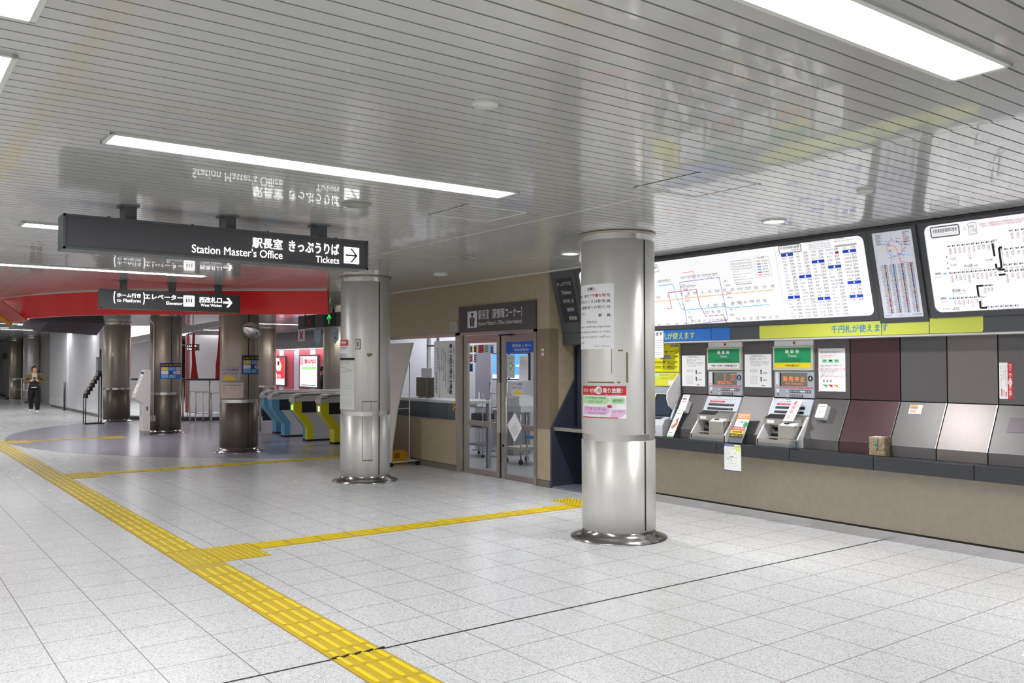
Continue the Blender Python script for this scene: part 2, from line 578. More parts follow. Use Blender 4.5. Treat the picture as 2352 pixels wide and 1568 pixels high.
# double glass door
b = MB()
for u0, u1, v0, v1 in ((-10.93, -10.84, 0, 2.06), (-9.07, -9.015, 0, 2.06), (-10.93, -9.015, 2.015, 2.06)):
    b.fbox(F, u0, u1, v0, v1, -0.1, 0.02, sash)
struct(b, 'door_frame')
def leaf(n, u0, u1, hs):
    b = MB()
    dd = -0.05
    ml = 0.115 if n == 1 else 0.05
    mr = 0.07 if n == 1 else 0.05
    gl0, gl1 = (u0 + 0.1, u1 - 0.075) if n == 1 else (u0 + 0.08, u1 - 0.02)
    for a, c_, d0, d1, mt in ((u0, gl0, 0.01, 2.01, sash), (gl1, u1, 0.01, 2.01, sash), (gl0, gl1, 1.895, 2.01, sash_pink), (gl0, gl1, 0.7, 0.77, sash_pink), (gl0, gl1, 0.01, 0.078, sash_pink)):
        b.fbox(F, a, c_, d0, d1, dd - 0.03, dd + 0.01, mt)
    d = struct(b, 'door_%d' % n)
    b = MB(); b.frect(F, gl0, gl1, 0.77, 1.895, dd - 0.01, glass); b.frect(F, gl0, gl1, 0.078, 0.7, dd - 0.01, glass); b.build('pane', d)
    b = MB()
    c0 = F.P(hs, 0.64, dd + 0.06); c1 = F.P(hs, 1.33, dd + 0.06)
    b.tube([c0, c1], 0.013, steel_pol, 10)
    for vv in (0.8, 1.18):
        b.tube([F.P(hs, vv, dd + 0.06), F.P(hs + (0.05 if n == 1 else -0.04), vv, dd + 0.008)], 0.009, steel_dark, 8)
    b.build('door_handle', d)
    if n == 2:
        b = MB(); b.disc(F, u0 + 0.04, 0.46, 0.02, dd + 0.013, steel_dark); b.build('lock', d)
leaf(1, -10.83, -9.915, -10.075)
leaf(2, -9.875, -9.075, -9.69)
b = MB(); b.fbox(F, -9.912, -9.888, 0.64, 1.33, -0.06, 0.004, steel_pol); b.fbox(F, -9.915, -9.876, 0.01, 2.01, -0.075, -0.06, black); struct(b, 'door_jamb')
b = MB(); b.fbox(F, -9.86, -9.62, 1.985, 2.005, -0.04, 0.03, black); q = b.build('door_closer'); tag(q, 'small black door closer arm above the right glass door', 'door closer')

# ================================================================ CEILING FIXTURES
def fluor(x0, x1, y0, y1, label, group='recessed fluorescent lights in the slatted ceiling'):
    t = thing('ceiling_light', label, 'ceiling light', ((x0 + x1) / 2, (y0 + y1) / 2, ZC), group)
    b = MB()
    w = 0.022
    F = FC(ZC)
    for a in ((x0, x1, -y1, -y1 + w), (x0, x1, -y0 - w, -y0), (x0, x0 + w, -y1, -y0), (x1 - w, x1, -y1, -y0)):
        b.fbox(F, *a, -0.004, 0.012, trim_white)
    b.build('frame', t)
    b = MB()
    b.frect(F, x0 + w, x1 - w, -y1 + w, -y0 - w, 0.003, lamp_m)
    b.build('diffuser', t)
    return t
L0 = fluor(1.0, 3.64, 4.83, 5.08, 'long lit fluorescent panel above the big hanging ticket sign, left of centre')
for yc, lb in ((1.72, 'large lit fluorescent panel nearest the camera, top right'), (8.42, 'lit fluorescent panel partly hidden behind the big hanging sign'),
               (11.92, 'lit fluorescent panel just above the smaller hanging elevator sign'), (32.1, 'far lit fluorescent panel by the left edge above the walking person'),
               (35.2, 'farthest lit fluorescent panel by the left edge, lower of the two distant strips'), (-1.6, 'lit fluorescent panel behind the viewer'), (-4.9, 'lit fluorescent panel at the rear of the hall')):
    dup(L0, (2.36, yc, ZC), lb)
L1 = fluor(0.19, 0.46, 0.80, 3.43, 'lit fluorescent panel cut off by the top left corner')
dup(L1, (0.325, 5.16, ZC), 'lit fluorescent panel at the left edge below the corner one')
for xx in (-3.7, -7.2):  # out-of-view lamp rows added as fill light for floor and walls
    for yc in (-4.9, -1.6, 1.72, 4.96, 8.42, 11.92, 15.3, 20.0, 26.0, 33.0):
        dup(L0, (xx, yc, ZC), 'unseen fluorescent panel added to light the left half of the hall')
for yc in (18.7, 22.1, 25.4, 28.8, 39.0, 45.0):  # lamps out of sight, added to light the far hall
    dup(L0, (2.36, yc, ZC), 'unseen fluorescent panel added for light far down the hall')

for yc in (16.6, 20.2, 24.6, 30.0, 36.0):  # extra lamps put in to lift the dim gate area
    dup(L0, (10.4, yc, ZC), 'fluorescent panel added to brighten the paid area behind the gates')
for yc in (29.5, 33.5):  # concealed by the canopy; added to brighten the white stairwell wall
    dup(L0, (4.9, yc, ZC), 'hidden fluorescent panel added behind the dark folded canopy for brightness')
def downlight(x, y, r, label, lit=True):
    t = thing('downlight', label, 'downlight', (x, y, ZC), 'round downlights in front of the ticket counter')
    b = MB()
    b.lathe(x, y, [(r, 0.001), (r, -0.008), (r * 0.86, -0.014), (r * 0.72, -0.006), (r * 0.70, 0.002)], trim_white, 32, z0=ZC)
    b.build('ring', t)
    b = MB(); b.disc(FC(ZC), x, -y, r * 0.70, 0.003, dl_m, 24); b.build('lamp', t)
    return t
D0 = downlight(6.11, 7.2, 0.105, 'lit round downlight left of the nearest steel column top')
dup(D0, (6.11, 4.56, ZC), 'lit round downlight above the fare table right of the column')
dup(D0, (6.11, 1.92, ZC), 'lit round downlight beyond the right edge')
for x, y in ((6.11, 7.2), (6.11, 4.56), (6.11, 1.92), (6.11, -0.72), (3.6, 17.6), (4.55, 19.5)):
    sp = bpy.data.lights.new('downlight_beam', 'SPOT'); sp.energy = 240 if x > 6 else 80; sp.spot_size = math.radians(150); sp.spot_blend = 1.0; sp.shadow_soft_size = 0.09; sp.color = (1, .985, .97)
    so = bpy.data.objects.new('downlight_beam', sp); COL.objects.link(so); so.location = (x, y, ZC - 0.02)
def det(x, y, r, label, mtl, name='smoke_detector', cat='detector'):
    b = MB()
    b.lathe(x, y, [(r, 0.002), (r, -0.012), (r * 0.82, -0.02), (r * 0.78, -0.008), (0.001, -0.006)], mtl, 28, z0=ZC)
    tag(b.build(name), label, cat)
det(6.11, 9.85, 0.10, 'unlit round downlight in the ceiling before the station office doors', trim_white, 'unlit_downlight', 'downlight')
det(2.27, 3.275, 0.06, 'small round white ceiling detector right of the long light, upper middle', trim_white)
det(5.535, 3.38, 0.055, 'small round white ceiling detector at upper right above the narrow map', trim_white)
det(2.935, 5.92, 0.11, 'round grey ceiling speaker above the arrow end of the big sign', mat('speaker_grey', (140, 140, 136), 0.5), 'ceiling_speaker', 'speaker')
for x, y in ((4.6, 33), (5.0, 30)):
    pass
def hatch(x0, x1, y0, y1, label):
    b = MB(); F = FC(ZC)
    w = 0.012
    for a in ((x0, x1, -y1, -y1 + w), (x0, x1, -y0 - w, -y0), (x0, x0 + w, -y1, -y0), (x1 - w, x1, -y1, -y0)):
        b.fbox(F, *a, -0.004, 0.003, trim_white)
    b.fbox(F, x0 - .006, x1 + .006, -y1 - .006, -y1, -0.004, 0.002, dark_gap)
    b.fbox(F, x0 - .006, x0, -y1, -y0, -0.004, 0.002, dark_gap)
    tag(b.build('ceiling_hatch'), label, 'ceiling hatch', 'access hatches in the ceiling')
hatch(3.62, 4.19, 5.45, 6.0, 'square access hatch in the ceiling beyond the long light')
hatch(4.18, 4.78, 3.67, 4.25, 'square access hatch in the ceiling above the nearest column')

# ================================================================ TACTILE PAVING
def bars_run(b, x0, x1, y0, y1, along, blk):
    """guide bars: four raised round-ended bars per block"""
    b.box(x0, x1, y0, y1, 0.0004, 0.0035, yel_floor)
    F = FZ(0)
    if along == 'y':
        n = int((y1 - y0) / blk + 0.01)
        for i in range(n):
            for k in range(4):
                xc = x0 + (x1 - x0) * (k + .5) / 4
                ya = y0 + i * blk
                b.fprism(F, rrect(xc - .014, xc + .014, ya + .017, ya + blk - .017, .013, 3), 0.0036, 0.0085, yel_bar)
            b.box(x0, x1, y0 + i * blk - .0012, y0 + i * blk + .0012, 0.0036, 0.004, mat('tactile_joint', (150, 118, 40), .6))
    else:
        n = int((x1 - x0) / blk + 0.01)
        for i in range(n):
            for k in range(4):
                yc = y0 + (y1 - y0) * (k + .5) / 4
                xa = x0 + i * blk
                b.fprism(F, rrect(xa + .017, xa + blk - .017, yc - .014, yc + .014, .013, 3), 0.0036, 0.0085, yel_bar)
            b.box(x0 + i * blk - .0012, x0 + i * blk + .0012, y0, y1, 0.0036, 0.004, mat('tactile_joint', (150, 118, 40), .6))
def dots_pad(b, x0, x1, y0, y1, n):
    b.box(x0, x1, y0, y1, 0.0004, 0.0036, yel_floor)
    nx, ny = max(2, int((x1 - x0) / n)), max(2, int((y1 - y0) / n))
    for i in range(nx):
        for j in range(ny):
            b.lathe(x0 + (x1 - x0) * (i + .5) / nx, y0 + (y1 - y0) * (j + .5) / ny, [(.013, .0036), (.010, .008), (.004, .0085)], yel_bar, 8, cap=True)
SX0, SX1 = 2.035, 2.33
t = thing('tactile_strip', 'long yellow tactile guide strip running diagonally from the bottom edge into the distance', 'tactile paving', (2.18, 8, 0), 'yellow tactile paving')
b = MB(); bars_run(b, SX0, SX1, 0.6 + .003, 7.05, 'y', 0.30); b.build('guide_bars', t)
b = MB(); bars_run(b, SX0, SX1, 7.66, 30.0, 'y', 0.30); b.build('guide_bars', t)
b = MB(); dots_pad(b, SX0, SX1, 7.06, 7.65, 0.05); b.build('warning_dots', t)
b = MB(); b.box(SX0 - .004, SX0, .6, 30, .0004, .003, mat('tactile_joint', (150, 118, 40), .6)); b.box(SX1, SX1 + .004, .6, 30, .0004, .003, mat('tactile_joint', (150, 118, 40), .6))
for i in range(14):
    x = SX0 + .295 * i / 13
    x2 = SX0 + .295 * (i + 1) / 13
    j = .009 * math.sin(i * 2.1)
    b.box(x, x2, TY - .008 + j, TY + .006 + j, .004, .0095, mat('joint_black', (28, 26, 28), .6))
b.build('edge_joint', t)
def branch(y0, y1, xs, xe, py0, py1, px1, label, end=None, blk=0.3):
    t = thing('tactile_strip', label, 'tactile paving', (xs, (y0 + y1) / 2, 0), 'yellow tactile paving')
    b = MB(); dots_pad(b, xs, px1, py0, py1, 0.05); b.build('warning_dots', t)
    b = MB(); bars_run(b, px1 + .004, xe, y0, y1, 'x', blk); b.build('guide_bars', t)
    if end:
        b = MB(); dots_pad(b, *end, 0.05); b.build('warning_dots', t)
branch(7.36, 7.61, SX1 + .005, 6.42, 7.06, 7.66, 2.74, 'yellow tactile branch leading from the main strip to the ticket counter behind the column', (6.43, 6.73, 7.36, 7.95))
branch(13.72, 13.95, SX1 + .005, 7.0, 13.45, 14.1, 2.72, 'yellow tactile branch crossing in front of the lavender floor toward the office corner')
branch(20.5, 20.75, SX1 + .005, 4.15, 20.2, 20.95, 2.75, 'short yellow tactile branch lying on the lavender round floor', (4.16, 4.6, 20.3, 20.9))

# ================================================================ COLUMNS
def column(x, y, r, label, main, low, seam_a, fl_r=0.105, group='round columns along the concourse'):
    t = thing('column', label, 'column', (x, y, 0), group, 'thing')
    k = 64
    b = MB(); b.lathe(x, y, [(r - .012, 0.952), (r, 0.956), (r, 2.705), (r - .012, 2.71)], main, k); b.build('upper_shaft', t)
    b = MB(); b.lathe(x, y, [(r - .012, 0.085), (r, 0.09), (r, 0.898), (r - .012, 0.9)], low, k); b.build('lower_shaft', t)
    b = MB(); b.lathe(x, y, [(r - .004, 0.898), (r - .004, 0.956)], steel_pol, k); b.build('band', t)
    b = MB(); b.lathe(x, y, [(r - .014, 2.70), (r - .014, ZC)], steel_pol, k); b.build('collar', t)
    b = MB(); b.lathe(x, y, [(r - .014, ZC - .022), (r + .012, ZC - .018), (r + .016, ZC - .004), (r - .01, ZC - .002)], steel_dark, k); b.build('ceiling_ring', t)
    b = MB(); b.lathe(x, y, [(r - .016, .11), (r - .008, .07), (r + .03, .035), (r + fl_r, .012), (r + fl_r, .0)], mat('base_steel', lin=(.36, .35, .35), rough=.2, metal=1.0), k); b.build('base_flange', t)
    b = MB(); F = CylFrame(x, y, r)
    b.frect(F, r * math.radians(seam_a) - .008, r * math.radians(seam_a) + .008, .1, .895, .0015, dark_gap)
    b.frect(F, r * math.radians(seam_a) - .008, r * math.radians(seam_a) + .008, .96, 2.70, .0015, dark_gap)
    b.build('seam', t)
    return t
C1 = (5.60, 5.92, 0.338); C2 = (5.53, 10.87, 0.338); C3 = (5.52, 15.89, 0.34); C4 = (5.63, 21.2, 0.35); C5 = (5.67, 26.3, 0.35)
column(*C1, 'nearest bare stainless steel column standing before the ticket counter', steel, steel, 44.6)
column(*C2, 'bare stainless steel column with a timetable, second from the camera, before the office window', steel, steel, 33)
column(*C3, 'bronze column with dark brown lower half carrying a small round mirror', steel_dark, brown_shaft, 28)
column(*C4, 'bronze column with dark brown lower half behind the white kiosk', steel_dark, brown_shaft, 20)
column(*C5, 'bronze column with dark brown lower half beside the black brochure rack', steel_dark, brown_shaft, 60)
column(5.64, 41.6, 0.35, 'far steel column behind the walking person', steel, steel, 50)
column(5.64, 46.7, 0.35, 'farthest steel column at the left edge', steel_dark, steel_dark, 50)
column(10.0, 21.3, 0.35, 'bronze column standing behind the ticket gates, partly hidden by the steel one', steel_dark, steel_dark, 50)
column(10.0, 26.5, 0.35, 'dark bronze column in the paid area behind the mirror column', steel_dark, brown_shaft, 50)
# ================================================================ TICKET WALL
XP = 7.45
FP = FX(XP)                                  # upright cladding
SLo, SHi = (7.25, 0.87), (7.45, 1.25)
FS = Frame((SLo[0], 0, SLo[1]), (0, -1, 0), (SHi[0] - SLo[0], 0, SHi[1] - SLo[1]))   # sloped cladding
BLo, BHi = (7.28, 1.985), (7.08, 2.765)
FB = Frame((BLo[0], 0, BLo[1]), (0, -1, 0), (BHi[0] - BLo[0], 0, BHi[1] - BLo[1]))   # leaning boards
FH = FX(7.28)                                # band under the boards
YE = 0.6                                     # right-hand end, out of frame

b = MB()
b.box(7.40, 7.6, YE, 7.75, 0.10, 0.655, stone)
struct(b, 'wall_counter')
b = MB()
b.box(7.40, 7.6, YE, 7.75, 0.085, 0.10, mat('shadow_gap', (40, 34, 32), 0.7))
b.box(7.385, 7.6, YE, 7.75, 0.0, 0.085, mat('skirting_steel', lin=(.55, .54, .54), rough=.22, metal=1.0))
struct(b, 'baseboard_counter')
b = MB()
b.box(7.62, 7.75, YE, 8.76, 0, ZC, stone_dark)
struct(b, 'wall_ticket')
# granite ledge, one slab each
for i, (ya, yb) in enumerate(((7.75, 6.04), (6.035, 5.155), (5.15, 4.29), (4.285, 3.425), (3.42, 2.55), (2.545, YE))):
    b = MB()
    b.fbox(FX(7.1), -ya, -yb, 0.655, 0.775, -0.4, 0, granite, bev=0.004)
    struct(b, 'counter_slab')
# cladding panels: upright + slope + kick in one folded sheet
def clad(ya, yb, mt, lip=True):
    b = MB()
    g = 0.003
    u0, u1 = -ya + g, -yb - g
    b.fbox(FP, u0, u1, 1.255, 1.822, -0.02, 0, mt)
    b.fbox(FS, u0, u1, 0.0, 0.425, -0.02, 0, mt)
    b.fbox(FX(7.25), u0, u1, 0.777, 0.868, -0.03, 0, mt)
    b.fbox(FS, u1 - .004, u1 + .001, 0.0, 0.425, -0.02, 0.0015, steel_pol)
    return struct(b, 'wall_panel')
for ya, yb, mt in ((6.84, 6.45, clad_grey), (5.965, 5.575, clad_grey), (5.10, 4.72, clad_grey), (4.715, 4.225, clad_purple), (4.22, 3.805, clad_grey), (3.80, 3.385, clad_light), (3.38, 2.9, clad_grey), (2.895, 2.4, clad_purple), (2.395, YE, clad_grey)):
    clad(ya, yb, mt)
b = MB()
b.fbox(FP, -6.85, -YE, 0.777, 1.9, -0.17, -0.05, black)
b.fbox(FX(7.36), -7.75, -YE, 1.822, 1.84, -0.2, 0.08, mat('rail_alu', (206, 206, 204), .35))
struct(b, 'trim_3')
# band under the boards, with coloured stick-on sheets
b = MB()
b.fprism(Frame((0, YE, 0), (1, 0, 0), (0, 0, 1)), [(7.28, 1.838), (7.28, 1.985), (7.08, 2.765), (7.08, 2.78), (7.62, 2.78), (7.62, 1.838)], 0, -(8.73 - YE), charcoal)
struct(b, 'wall_board_band')

def band(u0, u1, mt, label, tx, tm, seams, tu):
    b = MB()
    b.fpoly(FH, [(u0 + .01, 1.842), (u1 - .01, 1.842), (u1, 1.86), (u1, 1.972), (u0, 1.972), (u0, 1.86)], 0.003, mt)
    for s in seams:
        b.fbox(FH, s - .002, s + .002, 1.842, 1.972, .003, .0045, ink)
    b.text(FH, tx, tu[0], tu[1], tu[2], tu[3], 0.0045, tm, bold=0.012, res=3)
    tag(b.build('banner_strip'), label, 'banner')
band(-7.72, -5.992, mat('banner_blue', (28, 112, 205), .5), 'blue banner strip with yellow lettering above the yellow smart card machine', '千円札・1万円札が使えます', mat('banner_yel_text', (216, 226, 90), .5), (-6.25,), (-7.5, -6.48, 1.862, 1.94))
band(-5.62, -3.415, mat('banner_yellow', (206, 215, 84), .5), 'long yellow banner strip with blue lettering above the ticket machines', '千円札が使えます', mat('banner_blue_text', (40, 130, 205), .5), (-4.297, -3.861), (-4.80, -4.235, 1.872, 1.945))

# ---------------------------------------------------------------- backlit boards
def board(name, label, u0, u1, v0, v1, r, face_m, decos, div=None):
    t = thing(name, label, 'sign board', tuple(FB.P((u0 + u1) / 2, v0, 0.02)))
    b = MB()
    a0, a1, c0, c1 = u0 - .039, u1 + .039, v0 - .045, v1 + .03
    for q in ((a0, u0, c0, c1), (u1, a1, c0, c1), (u0, u1, c0, v0), (u0, u1, v1, c1)):
        b.fbox(FB, *q, 0.001, 0.018, charcoal)
    if r:
        for (cu, cv, sx, sy) in ((u0, v0, 1, 1), (u1, v0, -1, 1), (u1, v1, -1, -1), (u0, v1, 1, -1)):
            pts = [(cu, cv)] + [(cu + sx * r * (1 - math.sin(a)), cv + sy * r * (1 - math.cos(a))) for a in [PI / 2 * i / 6 for i in range(7)]]
            if sx * sy < 0:
                pts.reverse()
            b.fprism(FB, pts, 0.004, 0.018, charcoal)
    b.build('frame', t)
    b = MB()
    b.frect(FB, u0, u1, v0, v1, 0.006, face_m)
    if div is not None:
        b.fbox(FB, div - .003, div + .003, v0, v1, .006, .0075, mat('board_seam', lin=(.4, .4, .38), rough=.4, emit=1.2))
    b.build('panel', t)
    b = MB()
    decos(b)
    b.build('lettering', t)
    return t
N_ = 0.0085
oc = lambda n, c: mat(n, c, .5, emit=.5)
L_or, L_pu, L_bl, L_re, L_pk = oc('line_orange', (245, 178, 110)), oc('line_purple', (150, 140, 200)), oc('line_blue', (110, 185, 235)), oc('line_red', (200, 80, 90)), oc('line_pink', (235, 160, 170))
hdr = mat('header_blue', (24, 74, 200), .5, emit=.25)
gframe = mat('frame_grey', (140, 140, 146), .5)
# photo (u,v) of the map : u runs from -8.19 to -5.29
def seg(b, pts, w, mt, n=N_):
    for (a, c), (d, e) in zip(pts, pts[1:]):
        L = math.hypot(d - a, e - c)
        nx, ny = -(e - c) / L * w / 2, (d - a) / L * w / 2
        b.fpoly(FB, [(a - nx, c - ny), (d - nx, e - ny), (d + nx, e + ny), (a + nx, c + ny)], n, mt)
ST_E = ['藤が丘', '本郷', '上社', '一社', '星ヶ丘', '東山公園', '本山', '覚王山', '池下', '今池', '千種', '新栄町', '栄', '伏見', '名古屋', '亀島', '本陣', '中村日赤', '中村公園', '岩塚', '八田', '高畑']
def fare_map(b):
    # pixel -> board coordinates measured on the map: x 0..1 over u, y 0..1 over v
    U = lambda x: -6.90 + x * (6.90 - 5.30)      # x: 0 at the column edge, 1 at the seam
    V = lambda y: 0.03 + y * 0.73
    def line(pts, mt):
        seg(b, [(U(x), V(y)) for x, y in pts], 0.008, mt)
    line([(-.75, .415), (0.0, .40), (.30, .415), (.62, .425), (.95, .43)], L_or)
    line([(.0, .64), (.14, .645), (.15, .5), (.16, .40), (.18, .25), (.22, .235), (.55, .25), (.60, .22), (.90, .235)], L_bl)
    line([(.20, .245), (.205, .66), (.36, .67), (.55, .675), (.555, .4), (.56, .05), (.2, .0), (.21, .13), (.205, .3)], L_pu)
    line([(-.75, -.0), (.0, -.02), (.24, -.02), (.25, .11)], L_pu)
    line([(.04, .27), (.09, .28), (.08, .52), (.34, .535), (.345, .30), (.38, .125), (.53, .13), (.55, -.005), (.96, .0)], L_re)
    line([(.24, .80), (.34, .80), (.345, .68)], L_pk)
    rnd = random.Random(3)
    names = ST_E + ['大曽根', '砂田橋', '茶屋ヶ坂', '自由ヶ丘', '平安通', '志賀本通', '黒川', '名城公園', '市役所', '久屋大通', '八事', '塩釜口', '植田', '原', '平針', '赤池', '御器所', '桜山', '新瑞橋', '鶴里', '野並', '鳴子北', '神沢', '徳重']
    rows = [(.455, -.7, .12, 9), (.475, .17, .98, 13), (.70, .0, .12, 3), (.72, .22, .54, 7), (.27, .38, .72, 5), (.285, .60, .90, 6), (.175, .38, .52, 3), (.05, .25, .56, 7), (.05, .62, .97, 7), (.02, -.7, .24, 11), (.58, .2, .34, 3)]
    i = 0
    for y, x0, x1, k in rows:
        for j in range(k):
            x = x0 + (x1 - x0) * (j + .5) / k
            b.text(FB, names[i % len(names)], U(x) - .038, U(x) + .038, V(y), V(y) + .02, N_, ink, res=1, fit='h', align='C')
            b.frect(FB, U(x) - .022, U(x) + .022, V(y) - .008, V(y) - .005, N_, inkgrey)
            b.frect(FB, U(x) - .012, U(x) + .012, V(y - .055) + .002, V(y - .055) + .012, N_ + .0008, oc('node', (225, 225, 230)))
            i += 1
    for k, y in enumerate((.60, .535, .43, .36, .185, .11)):
        for x in (.575, .215):
            b.text(FB, names[(i + k) % len(names)], U(x + .01), U(x + .05), V(y), V(y) + .02, N_, ink, res=1, fit='h')
    b.text(FB, '330円 270円', U(.455), U(.475) + .02, V(.66), V(.70), N_, red_ink, res=1)
    # legend boxes and notes
    for pts in (rrect(U(.66), U(.82), V(.76), V(.88), .012),):
        p2 = pts + [pts[0]]
        seg(b, p2, .003, inkgrey)
    b.text(FB, '大人 200 240 270 300 330\n小児 100 120 140 150 170', U(.67), U(.81), V(.78), V(.86), N_, inkgrey, res=1)
    b.text(FB, '凡 例', U(.87), U(.92), V(.865), V(.90), N_, ink, res=1)
    p2 = rrect(U(.845), U(.955), V(.62), V(.89), .01)
    seg(b, p2 + [p2[0]], .002, inkgrey)
    for k, (mt, nm) in enumerate(((L_or, '東山線'), (L_pu, '名城線'), (L_pu, '名港線'), (L_bl, '鶴舞線'), (L_re, '桜通線'), (L_pk, '上飯田線'))):
        v = V(.83 - .038 * k)
        b.frect(FB, U(.86), U(.89), v, v + .013, N_, mt)
        b.text(FB, nm, U(.90), U(.94), v, v + .013, N_, ink, res=1)
    for k in range(5):
        v = V(.72 - .038 * k)
        b.text(FB, '●運賃は乗車券をお求めください 小児は半額', U(.665), U(.665 + (.05, .14, .10, .15, .13)[k]), v, v + .011, N_, inkgrey, res=1)
    b.frect(FB, U(.675), U(.80), V(.545), V(.552), N_, inkgrey)
    p2 = rrect(U(-.05), U(.03), V(.86), V(.97), .01)
    seg(b, p2 + [p2[0]], .004, ink)
    b.text(FB, '地下鉄料金表', U(-.045), U(.02), V(.91), V(.95), N_, ink, bold=.01)
    # fares by destination
    TU = lambda x: -5.28 + x * (5.28 - 4.355)
    p2 = rrect(TU(.045), TU(.31), V(.905), V(1.005), .012)
    seg(b, p2 + [p2[0]], .008, gframe)
    b.text(FB, '行き先別料金表', TU(.06), TU(.295), V(.955), V(.99), N_, ink, bold=.015)
    b.text(FB, '（50音順）', TU(.19), TU(.29), V(.922), V(.945), N_, ink)
    b.frect(FB, TU(.40), TU(.66), V(1.0), V(1.004), N_, inkgrey)
    b.text(FB, '大人 200 240 270 300 330\n小児 100 120 140 150 170', TU(.40), TU(.65), V(.925), V(.985), N_, inkgrey, res=1)
    b.frect(FB, TU(.40), TU(.66), V(.91), V(.913), N_, inkgrey)
    b.text(FB, '（小児料金）', TU(.71), TU(.81), V(.99), V(1.01), N_, ink, res=1)
    b.text(FB, '●小児料金は半額です 端数は切り上げ', TU(.70), TU(.93), V(.965), V(.98), N_, inkgrey, res=1)
    b.frect(FB, TU(.69), TU(.93), V(.90), V(.925), N_, mat('bar_grey', (185, 185, 188), .5, emit=.35))
    cols = [
        ['#あ', '相生山 330', '赤池 300', '浅間町 270', '熱田 270', '池下 240', '一社 270', '今池 240', '伝馬町 270', '岩塚 300', '植田 270', '大須観音 270', '大曽根 200', '#か', '覚王山 240', '金山 270', '上飯田 200', '上小田井 300', '神沢 330', '上前津 270'],
        ['上社 270', '亀島 270', '川名 270', '岸谷 270', '車道 240', '黒川 270', '国際センター 270', '#さ', '栄 240', '桜本町 300', '桜山 270', '塩釜口 270', '志賀本通 200', '市役所 240', '自由ヶ丘 200', '浄心 270', '庄内通 270', '庄内緑地公園 300', '新瑞橋 300', '神宮西 270'],
        ['砂田橋 200', '新栄町 270', '総合リハビリ 270', '#た', '高岳 240', '高畑 330', '千種 270', '茶屋ヶ坂 200', '築地口 330', '築港 300', '鶴舞 270', '伝馬町 300', '東海通 300', '徳重 330', '#な', '中村区役所 270', '中村公園 300', '中村日赤 300', '名古屋 270', '名古屋港 330'],
        ['名古屋大学 240', 'ドーム前矢田 !', '鳴子北 330', '西高蔵 270', '野並 300', '#は', '八田 300', '原 270', '東別院 270', '東山公園 240', '久屋大通 240', '日比野 300', '平針 300', '吹上 270', '藤が丘 270', '伏見 270', '平安通 200', '星ヶ丘 240', '本郷 300', '本陣 270'],
        ['本山 270', '#ま', '丸の内 270', '瑞穂運動場西 300', '瑞穂運動場東 270', '瑞穂区役所 270', '御器所 300', '港区役所 300', '名城公園 240', '矢場町 240', '#や', '八事 270', '八事日赤 240', '妙音通 270', '#ら', '六番町 300', '-', '-', '-', '-']]
    x0s = (.06, .235, .41, .585, .77)
    w = .145
    v_top = (.865, .865, .865, .865, .865)
    for ci, cdat in enumerate(cols):
        for ri, tx in enumerate(cdat):
            v = V(.865 - ri * .0438)
            ua, ub = TU(x0s[ci]), TU(x0s[ci] + w)
            if tx[0] == '#':
                b.frect(FB, ua, ub, v - .004, v + .024, N_, hdr)
                b.text(FB, tx[1], (ua + ub) / 2 - .008, (ua + ub) / 2 + .008, v + .001, v + .019, N_ + .001, lit_white, res=1, bold=.02)
            elif tx != '-':
                nm, pr = tx.split(' ')
                b.text(FB, nm, ua + .004, ua + .075, v + .002, v + .019, N_, inkgrey, res=1, fit='h')
                if pr == '!':
                    b.frect(FB, ub - .04, ub - .004, v - .002, v + .022, N_, pink_ink)
                    b.text(FB, '当駅', ub - .036, ub - .008, v + .002, v + .019, N_ + .001, red_ink, res=1)
                else:
                    b.text(FB, pr, ub - .048, ub - .002, v + .001, v + .0215, N_, ink, res=1, bold=.008)
            b.frect(FB, ua, ub, v - .0068, v - .0058, N_, mat('rule', (205, 205, 208), .5, emit=.4))
board('fare_board', 'large white backlit fare map and blue headed price table above the ticket machines', -8.19, -4.345, 0.04, 0.768, 0.06, lit_board, fare_map, div=-5.287)

